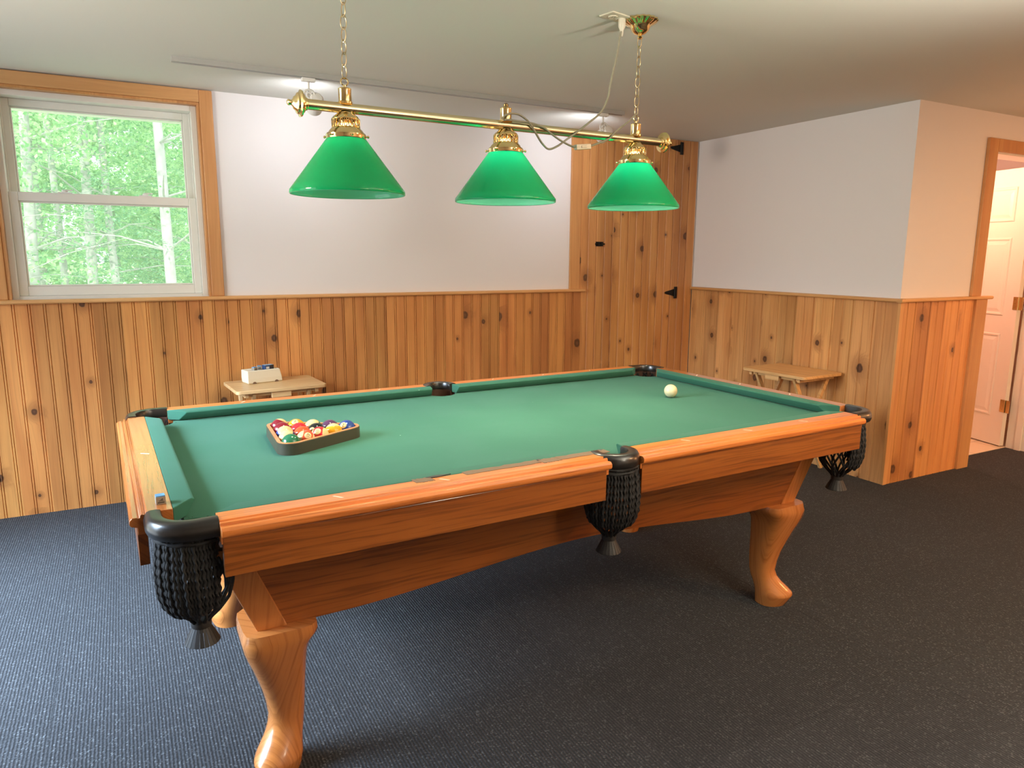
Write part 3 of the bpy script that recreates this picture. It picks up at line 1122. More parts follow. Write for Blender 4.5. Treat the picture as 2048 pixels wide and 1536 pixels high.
# pockets
def pocket(kind, sx, sy):
    def X(p):
        return (p[0] * sx, p[1] * sy, p[2])
    if kind == 'corner':
        C = Vector((A + CC, Bh + CC, 0))
        R0 = .074
        flat = [(-.046, R0)] + [(R0 * math.cos(math.radians(90 - 90 * i / 14)), R0 * math.sin(math.radians(90 - 90 * i / 14))) for i in range(15)] + [(R0, -.040)]
        bc = C + Vector((-.004, -.004, 0))
        span = (-18, 108)
    else:
        C = Vector((0, Bh + SYC, 0))
        R0 = .060
        flat = [(R0 - .003, -.0)] + [(R0 * math.cos(math.radians(8 + 164 * i / 18)), .018 + R0 * math.sin(math.radians(8 + 164 * i / 18))) for i in range(19)] + [(-R0 + .003, -.0)]
        bc = C + Vector((0, .012, 0))
        span = (5, 175)
    # leather rim swept along the path
    prof = [(-.016, -.026), (-.017, -.002), (-.014, .0030), (-.006, .0042), (.005, .0040), (.0125, .0015), (.0175, -.006), (.0205, -.016), (.0200, -.027), (.0165, -.035), (.011, -.035), (.009, -.030), (-.006, -.026)]
    rings = []
    for i, (x, y) in enumerate(flat):
        q0 = flat[max(i - 1, 0)]
        q1 = flat[min(i + 1, len(flat) - 1)]
        t = Vector((q1[0] - q0[0], q1[1] - q0[1], 0)).normalized()
        nrm = Vector((-t.y, t.x, 0))
        if nrm.dot(Vector((x, y - (.018 if kind != 'corner' else 0), 0))) < 0:
            nrm = -nrm
        rings.append([X(C + Vector((x, y, HR)) + nrm * a + Vector((0, 0, b))) for a, b in prof])
    pk = MB().loft(rings).build('pocket', M['leather'], tbl, 45)
    # liner wall inside
    a0, a1 = span
    rings = []
    for i in range(21):
        t = math.radians(a0 - 25 + (a1 - a0 + 50) * i / 20)
        rr = R0 - .012
        c_, s_ = math.cos(t), math.sin(t)
        oy = .018 if kind != 'corner' else 0
        rings.append([X(C + Vector((rr * c_, oy + rr * s_, HR - .028))), X(C + Vector((rr * c_, oy + rr * s_, .70))),
                      X(C + Vector(((rr + .004) * c_, oy + (rr + .004) * s_, .70))), X(C + Vector(((rr + .004) * c_, oy + (rr + .004) * s_, HR - .028)))])
    MB().loft(rings).build('liner', M['leather_in'], pk, 40)

    # net bag of knotted cords
    def bag(th, u, grow=0.0):
        ks = [(0, .064), (.15, .070), (.4, .0755), (.62, .0735), (.76, .064), (.88, .043), (.95, .026), (1, .019)]
        for (u0, r0), (u1, r1) in zip(ks, ks[1:]):
            if u <= u1:
                w = (u - u0) / (u1 - u0)
                w = w * w * (3 - 2 * w) if False else w
                r = r0 + (r1 - r0) * w
                break
        r += grow
        return bc + Vector((r * math.cos(th), r * math.sin(th), .754 - .224 * u))
    net = MB()
    N = 10
    for k in range(N):
        for side in (1, -1):
            path = []
            for j in range(46):
                u = j / 45
                w = .5 * abs(((u * 5.2) % 2) - 1) * .9 + .02
                path.append(X(bag(2 * PI / N * (k + side * w), u)))
            net.tube(path, .0040, 6, ply=None)
    net.build('net', M['cordb'], pk, 60)
    # twisted fringe hanging in front
    fr = MB()
    cnt = 27
    for k in range(cnt):
        th = math.radians(a0 - 4 + (a1 - a0 + 8) * k / (cnt - 1))
        mid = abs(2 * k / (cnt - 1) - 1)
        end = .84 - .10 * mid * mid + random.uniform(-.03, .03)
        path = []
        for j in range(58):
            u = end * j / 57
            path.append(X(bag(th + .10 * u, u, .0085 + .002 * math.sin(k * 2.3))))
        path = [X(bag(th, 0, .0075) + Vector((0, 0, .012)))] + path
        fr.tube(path, .0044, 8, ply=.021)
    fr.build('fringe', M['cordb'], pk, 70)
    bd = MB()
    path = [X(bag(math.radians(a0 - 10 + (a1 - a0 + 20) * j / 24), 0, .0125) + Vector((0, 0, .000))) for j in range(25)]
    bd.tube(path, .006, 8, ply=.012)
    path = [X(bag(math.radians(a0 - 10 + (a1 - a0 + 20) * j / 24), .05, .0125)) for j in range(25)]
    bd.tube(path, .0045, 8, ply=.010)
    bd.build('braid', M['cordb'], pk, 60)
    # leather tassel at the bottom
    ts = MB()
    tc = bc
    prof = [(.021, .532), (.0225, .522), (.020, .512)]
    ts.lathe(prof, 20, X(tc))
    for k in range(22):
        t = 2 * PI * k / 22
        t2 = 2 * PI / 22 * .44
        vs = []
        for (r, z) in ((.0205, .516), (.030, .497), (.0385, .479)):
            for da in (-t2, t2):
                vs.append(X(tc + Vector((r * math.cos(t + da), r * math.sin(t + da), z))))
        for (r, z) in ((.0190, .516), (.0285, .496), (.0370, .4775)):
            for da in (-t2, t2):
                vs.append(X(tc + Vector((r * math.cos(t + da), r * math.sin(t + da), z))))
        ts.add(vs, [(0, 1, 3, 2), (2, 3, 5, 4), (6, 7, 9, 8), (8, 9, 11, 10), (0, 2, 8, 6), (2, 4, 10, 8), (1, 3, 9, 7), (3, 5, 11, 9), (4, 5, 11, 10), (0, 1, 7, 6)])
    ts.build('tassel', M['tassel'], pk, 50)


random.seed(21)
for sx in (1, -1):
    for sy in (1, -1):
        pocket('corner', sx, sy)
for sy in (1, -1):
    pocket('side', 1, sy)

# ------------------------------------------------------------------ balls and rack
RB = .028575
ang = math.radians(26.2)
V1 = Vector((-.798, -.047))
EU = Vector((math.cos(ang), math.sin(ang)))
EV = Vector((math.cos(ang + PI / 3), math.sin(ang + PI / 3)))
CREAM = (.60, .45, .22)
BC = {1: (.66, .29, .015), 2: (.02, .05, .22), 3: (.52, .022, .03), 4: (.075, .03, .075), 5: (.60, .075, .025), 6: (.02, .135, .065), 7: (.19, .014, .025), 8: (.012, .014, .013)}


def ball_mat(num):
    g = G('pool_ball_%d' % num)
    if num == 0:
        g.set(Base_Color=(.70, .61, .38))
    else:
        c = BC[num if num < 9 else num - 8]
        if num == 13:
            c = (.62, .085, .04)
        if num == 12:
            c = (.035, .03, .085)
        if num > 8:
            z = g.math('ABSOLUTE', g.xyz(g.obj())[2])
            g.set(Base_Color=g.mix(g.ramp(z, .0150, .0155), c, CREAM))
        else:
            g.set(Base_Color=c)
    g.set(Roughness=.10, Coat_Weight=.15, Coat_Roughness=.04)
    g.b.inputs['Specular IOR Level'].default_value = .4
    return g.m


M['disc'] = plain('ball_number_spot', CREAM, .15)
M['ink'] = plain('ball_number_ink', (.015, .013, .012), .25)


def glyphs(txt, size):
    cu = bpy.data.curves.new('numeral', 'FONT')
    cu.body = txt
    cu.size = size
    cu.align_x = 'CENTER'
    cu.align_y = 'CENTER'
    o = bpy.data.objects.new('numeral', cu)
    COL.objects.link(o)
    bpy.context.view_layer.update()
    dg = bpy.context.evaluated_depsgraph_get()
    me = bpy.data.meshes.new_from_object(o.evaluated_get(dg))
    bm = bmesh.new()
    bm.from_mesh(me)
    bmesh.ops.triangulate(bm, faces=bm.faces)
    bmesh.ops.subdivide_edges(bm, edges=[e for e in bm.edges if e.calc_length() > size * .12], cuts=3)
    bmesh.ops.triangulate(bm, faces=[f for f in bm.faces if len(f.verts) > 3])
    bm.verts.index_update()
    vs = [tuple(v.co) for v in bm.verts]
    fs = [tuple(v.index for v in f.verts) for f in bm.faces]
    bm.free()
    bpy.data.objects.remove(o)
    bpy.data.curves.remove(cu)
    bpy.data.meshes.remove(me)
    return vs, fs


def make_ball(num, pos, face, upv, label, group='pool balls in the rack', name='pool_ball'):
    """face: direction of the number spot, upv: direction of the ball's pole (stripe axis)"""
    x = Vector(face).normalized()
    z = Vector(upv)
    z = (z - x * z.dot(x)).normalized()
    y = z.cross(x)
    rot = Matrix((x, y, z)).transposed().to_euler()
    o = MB().sphere((0, 0, 0), RB, 40, 24).build(name, ball_mat(num), None, 180, 0, pos, rot)
    tag(o, label, 'pool ball', group)
    if num:
        m = MB()
        rings = []
        for k in range(5):
            th = .41 * k / 4
            rr = RB * 1.004
            rings.append([(rr * math.cos(th), rr * math.sin(max(th, 1e-4)) * math.cos(2 * PI * i / 24), rr * math.sin(max(th, 1e-4)) * math.sin(2 * PI * i / 24)) for i in range(24)])
        rings.append([(p[0] - .0006, p[1] * 1.01, p[2] * 1.01) for p in rings[-1]])
        m.loft(rings, True, False)
        m.build('number_spot', M['disc'], o, 60)
        vs, fs = glyphs(str(num), .0150 if num < 10 else .0130)
        out = []
        for (u, v, _) in vs:
            d = Vector((1, u / RB, v / RB)).normalized() * RB * 1.0075
            out.append(tuple(d))
        MB().add(out, fs).build('number', M['ink'], o, None, fix=False)
    return o


camv = Vector((-1.2116, -2.2679, 1.3555))


def lat(i, j):
    p = V1 + (EU * i + EV * j) * (2 * RB + .0002)
    return tw(p.x, p.y, HB + RB)


def toward(pos, dx=0.0, dz=0.0):
    """direction from the ball towards the viewer's side of the table, turned by dx to the right and dz up"""
    d = (camv - Vector(pos)).normalized()
    r = Vector((0, 0, 1)).cross(d).normalized()
    u = d.cross(r)
    return d + r * dx + u * dz


cr = Vector((R_[0], R_[1], 0)).normalized()
spec = {
    (0, 0): (6, (-.1, -.95), None, 'green solid pool ball in the near corner of the rack'),
    (1, 0): (13, (.32, .45), (-.9, .35, .2), 'orange striped pool ball showing number 13'),
    (2, 0): (11, (-.32, .6), (.88, -.47, .1), 'red striped pool ball showing number 11'),
    (3, 0): (9, (.55, .75, -.35), (-.35, -.75, -.5), 'yellow pool ball on the front edge of the rack, beside the blue ball'),
    (4, 0): (2, (-.5, .5), None, 'blue pool ball showing number 2 in the right corner of the rack'),
    (0, 1): (12, (.9, -.2), (-.75, .2, .9), 'cream pool ball with a dark purple stripe, behind the green corner ball'),
    (0, 2): (10, (1.2, -.9), (-.1, -.25, 1), 'cream-topped striped pool ball in the middle of the rack left edge'),
    (0, 3): (7, (.9, -1.5), None, 'maroon solid pool ball second from the back left corner of the rack'),
    (0, 4): (15, (.8, -.1), (-.25, -.75, -.6), 'maroon striped pool ball in the back left corner of the rack'),
    (1, 3): (1, (-.15, 1.0), None, 'golden yellow pool ball in the back row of the rack, beside the maroon corner ball'),
    (2, 2): (14, (-1, -.9), (.1, .1, 1), 'cream-topped striped pool ball in the middle of the back row'),
    (3, 1): (4, (.3, -1.5), None, 'dark purple solid pool ball in the back row, beside the blue corner ball'),
    (1, 2): (3, (-1.2, -.9), None, 'red solid pool ball inside the rack, in front of the golden yellow ball'),
    (1, 1): (5, (-1.2, -1.2), None, 'orange-red solid pool ball inside the rack, behind the ball numbered 13'),
    (2, 1): (8, (-.6, .15), None, 'black pool ball with a white number spot inside the rack'),
}
for (i, j), (num, fc, pole, lab) in spec.items():
    pos = lat(i, j)
    fd = Vector(fc) if len(fc) == 3 else toward(pos, *fc)
    make_ball(num, pos, fd, pole or (0.1, 0, 1), lab)
cb = make_ball(0, tw(.8345, .0535, HB + RB), (1, 0, 0), (0, 0, 1), 'plain cream cue ball alone on the far right of the green cloth', None, 'cue_ball')


def tri_ring(off, n=8):
    """rounded triangle at distance off outside the ball centres"""
    cs_ = [V1, V1 + EU * 8 * RB, V1 + EV * 8 * RB]
    pts = []
    for k, c_ in enumerate(cs_):
        base = math.degrees(ang) + (-150 + 0, -30, 90)[k] - 0
        st = (180, -60 - 30 + 0, 60 - 30)[k]
        nrm0 = {0: ang + math.radians(150), 1: ang - math.radians(90), 2: ang + math.radians(30)}[k]
        for q in range(n + 1):
            t = nrm0 + math.radians(120) * q / n
            pts.append((c_.x + off * math.cos(t), c_.y + off * math.sin(t)))
    return pts


rk = thing('ball_rack', 'triangular rack full of pool balls on the left of the green cloth', 'ball rack', tw(V1.x, V1.y, HB))
inn, o1, o2 = tri_ring(RB + .0015), tri_ring(RB + .0125), tri_ring(RB + .0145)
M['rack_wood'] = oak('rack_wood', 'x', (.70, .30, .12), (.58, .22, .085), (.40, .13, .04), 1, .35, 9.0, .3, 8)
M['rack_wrap'] = plain('dark_olive_rack_wrap', (.055, .048, .030), .42)
z0, z1 = HB + .0006, HB + .0375
m = MB()
rings = [[tw(x, y, z) for x, y in r] for r, z in ((inn, z0), (inn, z1), (o1, z1 + .0005), (o1, z0))]
m.loft(rings, True, False, 0, True)
Mi = Matrix.Translation(-Vector(rk.location))
m.xf(Mi).build('frame', M['rack_wood'], rk, 40)
m = MB()
o3 = tri_ring(RB + .0126)
rings = [[tw(x, y, z) for x, y in r] for r, z in ((o3, z0), (o3, z1 - .001), (o2, z1 - .002), (o2, z0))]
m.loft(rings, True, False, 0, True)
m.xf(Mi).build('outer_wrap', M['rack_wrap'], rk, 40)

# chalk cube on the end rail
M['chalk_label'] = plain('chalk_paper_label', (.30, .27, .22), .5)
M['chalk_blue'] = plain('blue_chalk', (.12, .32, .58), .95)
M['navy'] = plain('navy_card', (.02, .06, .16), .5)
M['dark_card'] = plain('black_card', (.02, .02, .025), .5)
M['white_card'] = plain('white_card', (.8, .8, .78), .5)
M['pale_blue'] = plain('pale_blue_card', (.35, .55, .72), .5)


def chalk(name, loc, rz, label, s=.0205):
    t = thing(name, label, 'chalk', loc, rz)
    MB().box(-s / 2, s / 2, -s / 2, s / 2, 0, s * .88).build('paper_label', M['chalk_label'], t, None, .0006)
    b = MB()
    h = s / 2 - .0008
    rings = [[(-h, -h, s * .88), (h, -h, s * .88), (h, h, s * .88), (-h, h, s * .88)], [(-h, -h, s), (h, -h, s), (h, h, s), (-h, h, s)],
             [(-h * .6, -h * .6, s * .97), (h * .6, -h * .6, s * .97), (h * .6, h * .6, s * .97), (-h * .6, h * .6, s * .97)],
             [(-h * .2, -h * .2, s * .92), (h * .2, -h * .2, s * .92), (h * .2, h * .2, s * .92), (-h * .2, h * .2, s * .92)]]
    b.loft(rings)
    b.build('chalk_top', M['chalk_blue'], t)
    g = MB().box(-s * .34, s * .34, -s / 2 - .0004, -s / 2 + .0002, s * .18, s * .30).box(-s * .22, s * .25, -s / 2 - .0004, -s / 2 + .0002, s * .40, s * .47)
    g.add([(-s * .1, -s / 2 - .0004, s * .52), (s * .2, -s / 2 - .0004, s * .52), (s * .2, -s / 2 - .0004, s * .72)], [(0, 1, 2)])
    g.build('printed_mark', M['slot'], t)
    return t


chalk('chalk_cube', tw(-1.190, -.478, HR), TR + .06, 'small chalk cube on the left end rail beside the corner pocket')

# ------------------------------------------------------------------ billiard light (table frame, above the table)
lamp = thing('billiard_light', 'brass bar pendant with three green glass cone shades hanging over the pool table', 'pendant light', (0, 0, 0), TR)
ZB, RBAR = 1.792, .0155
MB().lathe([(RBAR, -.70), (RBAR, .68)], 28, (0, 0, ZB), 0, True, 'x').build('bar', M['brass_rod'], lamp, 40)
for s, x in ((-1, -.705), (1, .680)):
    prof = [(.0155, -.014), (.018, -.012), (.019, -.006), (.026, -.004), (.028, 0), (.037, .003), (.0385, .008), (.031, .012), (.029, .017), (.021, .021), (.018, .026), (.010, .030), (.007, .034), (.0085, .038), (.0085, .043), (.004, .046), (.0005, .047)]
    m = MB().lathe([(r, x + s * h) for r, h in prof], 36, (0, 0, ZB), 0, True, 'x')
    m.build('end_cap', M['brass'], lamp, 35)
SX = (-.577, -.018, .548)
for k, x in enumerate(SX):
    # hub on top of the bar
    m = MB().lathe([(.0215, ZB + .012), (.0225, ZB + .017), (.0195, ZB + .019), (.0195, ZB + .052), (.0205, ZB + .055), (.017, ZB + .058)], 28, (x, 0, 0))
    h = m.build('hub', M['brass'], lamp, 35)
    if k == 1:
        MB().lathe([(.006, ZB + .058), (.0085, ZB + .062), (.0085, ZB + .068), (.005, ZB + .072), (.0005, ZB + .073)], 16, (x, 0, 0)).build('finial', M['dark_brass'], h, 40)
    else:
        e = MB().lathe([(.005, ZB + .058), (.005, ZB + .066)], 10, (x, 0, 0))
        e.tube([(x + .011 * math.cos(t), 0, ZB + .076 + .011 * math.sin(t)) for t in [2 * PI * i / 20 for i in range(20)]], .0022, 8, True)
        e.build('loop', M['brass'], h, 40)
    # perforated fitter gallery
    zt = 1.702
    m = MB()
    m.lathe([(.0595, zt - .001), (.0605, zt + .001), (.0605, zt + .012), (.0575, zt + .016), (.054, zt + .017), (.050, zt + .024), (.044, zt + .030), (.0415, zt + .033), (.0405, zt + .033), (.043, zt + .029), (.049, zt + .022), (.053, zt + .015), (.0575, zt + .010), (.058, zt - .001)], 40, (x, 0, 0))
    m.lathe([(.0415, zt + .056), (.042, zt + .058), (.038, zt + .064), (.028, zt + .071), (.023, zt + .077), (.020, zt + .077), (.026, zt + .070), (.036, zt + .062), (.0395, zt + .056)], 32, (x, 0, 0))
    NP = 20
    for q in range(NP):
        t = 2 * PI * q / NP
        path = []
        for j in range(13):
            w = 2 * PI * j / 12
            if j == 12:
                break
            th = t + .115 * math.cos(w)
            path.append((x + .0412 * math.cos(th), .0412 * math.sin(th), zt + .0445 + .0125 * math.sin(w)))
        m.tube(path, .0018, 6, True)
    for q in range(6):
        t = 2 * PI * q / 6 + .5
        d = Vector((math.cos(t), math.sin(t), 0))
        c0 = Vector((x, 0, zt + .006))
        m.tube([c0 + d * .058, c0 + d * .066], .0022, 8)
        m.sphere(c0 + d * .067, .0042, 8, 6)
    m.build('fitter', M['brass'], lamp, 35)
    # glass shade
    rt, rb, zb = .0575, .1745, 1.5365
    out = [(rt, zt), (rt + .004, zt - .003)]
    prof_o = [(.0500, zt + .004), (.0575, zt + .002), (.0625, zt - .004)] + [(.0625 + (rb - .0625) * i / 10, zt - .004 - (zt - .004 - zb - .012) * i / 10) for i in range(1, 11)] + [(rb + .0007, zb + .006), (rb + .0005, zb + .001)]
    prof_i = [(rb - .0012, zb), (rb - .003, zb + .002), (rb - .0030, zb + .010)] + [(rb - .0035 + (.0590 - rb + .0035) * i / 10, zb + .012 + (zt - .007 - zb - .012) * i / 10) for i in range(1, 11)] + [(.0500, zt + .0005)]
    m = MB()
    m.lathe(prof_o, 72, (x, 0, 0), 0, False)
    m.lathe([prof_o[-1]] + prof_i + [prof_o[0]], 72, (x, 0, 0), 1, False)
    bm_o = m.build('shade', [M['shade_out'], M['shade_in']], lamp, 40, fix=False)
    me = bm_o.data
    bm = bmesh.new()
    bm.from_mesh(me)
    bmesh.ops.remove_doubles(bm, verts=bm.verts, dist=1e-5)
    bmesh.ops.recalc_face_normals(bm, faces=bm.faces)
    bm.to_mesh(me)
    bm.free()
    bm_o['label'] = ('green glass shade, left of three', 'green glass shade, middle of three', 'green glass shade, right of three')[k]
    # bulb and socket
    b = MB().lathe([(.0005, 1.622), (.018, 1.6225), (.031, 1.625)], 24, (x, 0, 0), 1, False)
    b.lathe([(.031, 1.625), (.0335, 1.632), (.032, 1.645), (.027, 1.660)], 24, (x, 0, 0), 2, False)
    b.lathe([(.027, 1.660), (.024, 1.670), (.023, 1.694)], 24, (x, 0, 0), 0, False)
    b.lathe([(.023, 1.694), (.0225, 1.715), (.022, 1.735), (.016, 1.748)], 24, (x, 0, 0), 3, False)
    b.build('bulb', [M['bulb_dim'] if k == 0 else M['bulb'], M['face'], M['white_metal'], M['neck']], lamp, 60)
    MB().lathe([(.0165, 1.746), (.0175, 1.750), (.0175, 1.768), (.012, 1.772), (.012, ZB - .012)], 16, (x, 0, 0)).build('socket', M['brass'], lamp, 40)
    px, py, pz = tw(x, 0, 1.619)
    light('billiard_bulb_beam', 'SPOT', (px, py, pz), 26 if k == 0 else 38, (1.0, .84, .60), (0, 0, -1), spot_size=2.05, spot_blend=.7, shadow_soft_size=.03)


# chains, canopies
def chain(x, y0, z0, x1, y1, z1):
    m = MB()
    p0, p1 = Vector((x, y0, z0)), Vector((x1, y1, z1))
    L = (p1 - p0).length
    pitch = .0335
    n = int(round(L / pitch))
    d = (p1 - p0).normalized()
    for i in range(n):
        c_ = p0 + d * (L / n) * (i + .5)
        a = (.35 + (PI / 2 if i % 2 else 0)) + random.uniform(-.25, .25)
        s = Vector((math.cos(a), math.sin(a), 0))
        path = []
        hl, hw = L / n * .5 + .0036, .0092
        for j in range(16):
            t = 2 * PI * j / 16
            path.append(c_ + d * (hl * math.sin(t)) + s * (hw * math.cos(t)))
        m.tube(path, .0015, 6, True)
    m.build('chain', M['chain'], lamp, 60)


ZCan = ZC
for x in (SX[0], SX[2]):
    chain(x, 0, ZB + .087, x + .006, .002, 2.158)
    prof = [(.009, 2.152), (.011, 2.156), (.007, 2.160), (.006, 2.164), (.011, 2.166), (.022, 2.170), (.031, 2.178), (.036, 2.188), (.040, 2.196), (.046, 2.200), (.058, 2.207), (.0635, 2.213), (.0635, ZC - .0005)]
    m = MB()
    rings = []
    for r, z in prof:
        ring = []
        for i in range(72):
            t = 2 * PI * i / 72
            w = r * (1 + (.05 * math.cos(18 * t) if r > .042 else 0))
            ring.append((x + .006 + w * math.cos(t), .002 + w * math.sin(t), z))
        rings.append(ring)
    m.loft(rings)
    m.build('canopy', M['brass'], lamp, 35)
# power cord with in-line switch and plug
cord = [(.470, .006, 2.166), (.462, .004, 2.145), (.446, -.004, 2.085), (.412, -.014, 1.975), (.396, -.02, 1.918), (.364, -.022, 1.868), (.312, -.024, 1.828), (.274, -.021, 1.800), (.243, -.0215, 1.779),
        (.212, -.024, 1.759), (.176, -.026, 1.736), (.141, -.026, 1.724), (.115, -.026, 1.739), (.091, -.025, 1.768), (.072, -.0225, 1.795), (.055, -.020, 1.813), (.026, -.016, 1.829), (-.008, -.022, 1.829), (-.037, -.026, 1.819), (-.046, -.0235, 1.806)]
m = MB().tube(smooth_path(cord, 6), .0036, 8)
cord2 = [(-.038, -.0235, 1.805), (-.015, -.021, 1.808), (.005, -.0195, 1.807), (.066, -.0195, 1.806), (.12, -.0215, 1.795), (.162, -.024, 1.771), (.205, -.026, 1.751), (.254, -.026, 1.739), (.312, -.026, 1.746), (.369, -.025, 1.766), (.408, -.022, 1.782), (.440, -.020, 1.810), (.499, -.016, 1.850), (.533, -.010, 1.876), (.549, -.003, 1.884), (.553, .004, 1.870)]
m.tube(smooth_path(cord2, 6), .0036, 8)
co = m.build('power_cord', M['cable'], lamp, 60)
sw = MB().box(-.032, .032, -.009, .009, -.009, .009).box(-.012, .012, -.0115, -.009, -.004, .004)
sw.build('cord_switch', M['clear'], co, None, .004, (.285, -.027, 1.742), (0, -.12, 0))
pl = MB().lathe([(.0042, 2.150), (.006, 2.158), (.0075, 2.172), (.0135, 2.184), (.0135, 2.198), (.0135, 2.2095)], 14, (.474, .009, 0))
pl.build('plug', M['ivory'], co, 40)

# ceiling outlet plate
ot = thing('ceiling_outlet', 'ivory outlet plate on the ceiling beside the brass canopy', 'outlet', (.452, .026, ZC), .20)
MB().box(-.0575, .0575, -.035, .035, -.006, 0).build('cover_plate', M['ivory'], ot, None, .003)
for sx in (-.0195, .0195):
    m = MB().lathe([(.0165, -.0088), (.0172, -.0075), (.0172, -.005)], 24, (sx, 0, 0))
    r = m.build('receptacle', M['ivory'], ot, 40)
    MB().box(sx - .0065, sx - .0045, -.005, .005, -.0092, -.0086).box(sx + .0045, sx + .0065, -.004, .004, -.0092, -.0086).lathe([(.0024, -.0092), (.0024, -.0086)], 10, (sx, -.0095, 0)).build('slots', M['slot'], r)

# ------------------------------------------------------------------ track light
tk = thing('track_light', 'white ceiling track with two small spot heads along the back wall', 'track light', (0, 1.437, ZC))
MB().box(-.946, 1.544, -.0175, .0175, -.019, 0).box(-.946, 1.544, -.0175, -.010, -.022, -.019).box(-.946, 1.544, .010, .0175, -.022, -.019).build('track', M['track_shaded'], tk)
for hx in (-.345, 1.396):
    hd = MB().box(hx - .032, hx + .032, -.013, .013, -.040, -.0225).lathe([(.0055, -.085), (.0055, -.040)], 12, (hx, 0, 0)).build('track_adapter', M['white_metal'], tk, 40, .002)
    w = MB()
    # pierced round knuckle
    for r_ in (.027, .012):
        w.tube([(hx + r_ * math.cos(2 * PI * i / 32), -.012, -.105 + r_ * math.sin(2 * PI * i / 32)) for i in range(32)], .0042, 8, True)
    for q in range(6):
        t = 2 * PI * q / 6 + .3
        w.tube([(hx + .012 * math.cos(t), -.012, -.105 + .012 * math.sin(t)), (hx + .026 * math.cos(t), -.012, -.105 + .026 * math.sin(t))], .0035, 6)
    w.tube([(hx, -.010, -.105), (hx, .02, -.108)], .007, 10)
    w.build('knuckle', M['white_metal'], tk, 60)
    ca = MB().lathe([(.001, -.045), (.026, -.042), (.036, -.03), (.037, .0), (.041, .055), (.038, .055), (.034, .0), (.02, -.03)], 28)
    Mt = Matrix.Translation((hx + .035, .020, -.128)) @ Vector((.05, .85, -.30)).to_track_quat('Z', 'Y').to_matrix().to_4x4()
    cn = ca.xf(Mt).build('spot_can', M['white_metal'], tk, 40)
    MB().lathe([(.0005, .030), (.03, .030), (.03, .032), (.0005, .032)], 24).xf(Mt).build('lens', M['spot_lens'], cn, 40)
    p = Mt @ Vector((0, 0, .06))
    light('spot_lamp', 'SPOT', (p.x, p.y + 1.437, p.z + ZC), 6.5, (.90, .92, 1.0), (0, .95, -.05), spot_size=3.0, spot_blend=1.0, shadow_soft_size=.03)


# ------------------------------------------------------------------ folding tray tables
def tray_table(loc, rz, label, m_top, m_leg, W_, D_t, H):
    """long side along local x, front towards -y"""
    t = thing('tray_table', label, 'side table', loc, rz, 'folding tray tables')
    r = .022
    pts = []
    for (cx, cy, a) in ((W_ / 2 - r, D_t / 2 - r, 0), (-W_ / 2 + r, D_t / 2 - r, 90), (-W_ / 2 + r, -D_t / 2 + r, 180), (W_ / 2 - r, -D_t / 2 + r, 270)):
        pts += arc(cx, cy, r, a, a + 90, 5)
    MB().ext(pts, 'z', H - .019, H).build('tabletop', m_top, t, 35, .003)
    for sx in (1, -1):
        b = MB().box(sx * (W_ / 2 - .055) - .01, sx * (W_ / 2 - .055) + .01, -D_t / 2 + .02, D_t / 2 - .02, H - .042, H - .019)
        b.build('rail', m_leg, t, None, .002)
        for k, sy in enumerate((1, -1)):
            xx = sx * (W_ / 2 - .055) - sx * (.021 + .019 * k)
            p0 = Vector((xx, sy * (D_t / 2 - .035), H - .022))
            p1 = Vector((xx, -sy * (D_t / 2 - .01), .0))
            u = (p1 - p0).normalized()
            nn = Vector((0, u.z, -u.y)) * .0145
            vs = []
            for dx in (-.009, .009):
                for p in (p0, p1):
                    for s in (1, -1):
                        q = p + nn * s + Vector((dx, 0, 0))
                        if p is p1:
                            q.z = 0.0
                        vs.append(tuple(q))
            m = MB().add(vs, [(0, 1, 3, 2), (4, 5, 7, 6), (0, 1, 5, 4), (2, 3, 7, 6), (0, 2, 6, 4), (1, 3, 7, 5)])
            m.build('leg', m_leg, t, None, .002)
    for sy in (1, -1):
        MB().box(-W_ / 2 + .06, W_ / 2 - .06, sy * (D_t / 2 - .045) - .009, sy * (D_t / 2 - .045) + .009, H - .040, H - .0195).build('stretcher', m_leg, t, None, .002)
    MB().box(-.06, .045, -D_t / 2 + .010, -D_t / 2 + .030, H - .052, H - .0195).build('catch_block', m_leg, t, None, .003)
    return t


TLX, TLY, TLR, TH = -.506, 1.846, math.radians(4), .643
tray_table((TLX, TLY, 0), TLR, 'pale wooden tray table by the window wall holding a cream box', M['tray'], M['tray'], .485, .36, TH)
tray_table((2.520, .872, 0), math.radians(-87), 'empty pale wooden tray table against the right panelled wall', M['tray_r'], M['tray_r'], .475, .375, TH)

# cream box with notched base on the left tray table
BR = math.radians(13)
bx = thing('plastic_box', 'cream plastic holder on the tray table below the window', 'box', (-.562, 1.918, TH), BR)
L, Dp, Hh = .198, .098, .074
prof = [(-Dp / 2, .000), (-Dp / 2, .066), (-Dp / 2 + .004, Hh - .012), (Dp / 2 - .012, Hh - .012), (Dp / 2, .05), (Dp / 2, 0)]
m = MB()
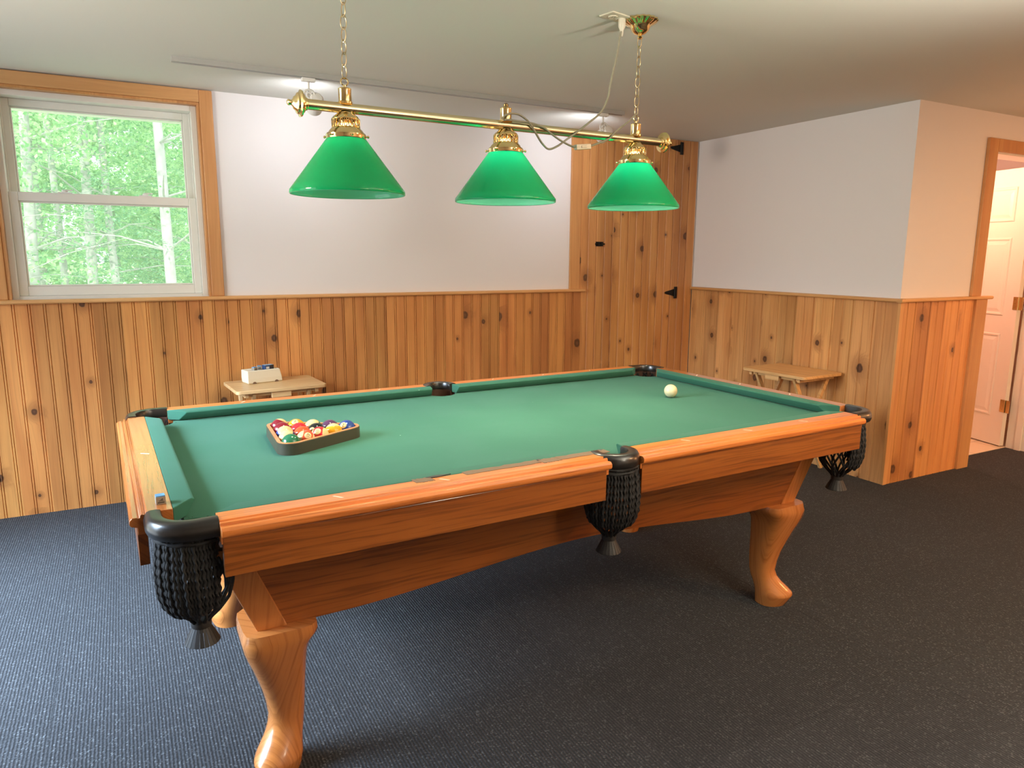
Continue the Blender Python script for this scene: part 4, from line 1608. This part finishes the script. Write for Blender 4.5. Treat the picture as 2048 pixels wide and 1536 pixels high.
# long body: slightly narrower at the top, open tray on top with a raised rim
def rect(x0, x1, y0, y1, z): return [(x0, y0, z), (x1, y0, z), (x1, y1, z), (x0, y1, z)]
rings = [rect(-L / 2 + .006, L / 2 - .002, -Dp / 2 + .004, Dp / 2 - .014, 0), rect(-L / 2, L / 2, -Dp / 2, Dp / 2 - .006, .006), rect(-L / 2, L / 2 - .003, -Dp / 2, Dp / 2, .03),
         rect(-L / 2 + .001, L / 2 - .012, -Dp / 2 + .003, Dp / 2, Hh - .004), rect(-L / 2 + .003, L / 2 - .015, -Dp / 2 + .005, Dp / 2 - .002, Hh),
         rect(-L / 2 + .010, L / 2 - .022, -Dp / 2 + .012, Dp / 2 - .009, Hh), rect(-L / 2 + .013, L / 2 - .025, -Dp / 2 + .015, Dp / 2 - .012, Hh - .0052)]
m.loft(rings)
m.build('body', M['cream'], bx, None, .003)
nt_ = MB()
for cx in (-.063, .064):
    nt_.ext([(cx + .011 * math.cos(PI * i / 12), .0008 + .0115 * math.sin(PI * i / 12)) for i in range(13)], 'y', -Dp / 2 - .0012, -Dp / 2 + .004)
nt_.build('foot_notch', M['tape'], bx)['label'] = 'brownish half-round foot notch'
Rz = Matrix.Rotation(BR, 4, 'Z')


def onbox(x, y, z): return tuple(Rz @ Vector((x, y, z)) + Vector((-.562, 1.918, TH)))


cbx = thing('chalk_box', 'small blue and black chalk carton lying on the cream box', 'carton', onbox(.032, -.012, Hh - .0050), BR + .12)
MB().box(-.026, .026, -.018, .018, 0, .026).build('carton', [M['navy']], cbx, None, .001)
MB().box(.003, .0265, -.0185, .0185, .0002, .0263).build('black_end', M['dark_card'], cbx)
MB().box(-.0255, .0255, -.0175, .0175, .0262, .0268).build('lid', M['pale_blue'], cbx)
MB().box(-.020, -.002, -.0189, -.0178, .006, .018).build('label_panel', M['white_card'], cbx)
chalk('chalk_cube', onbox(-.048, -.020, Hh - .0050), BR + .3, 'small worn chalk cube at the left end of the cream box', .022)
chalk('chalk_cube', onbox(-.008, .012, Hh - .0050), BR - .2, 'small chalk cube in the middle of the cream box behind the carton', .022)
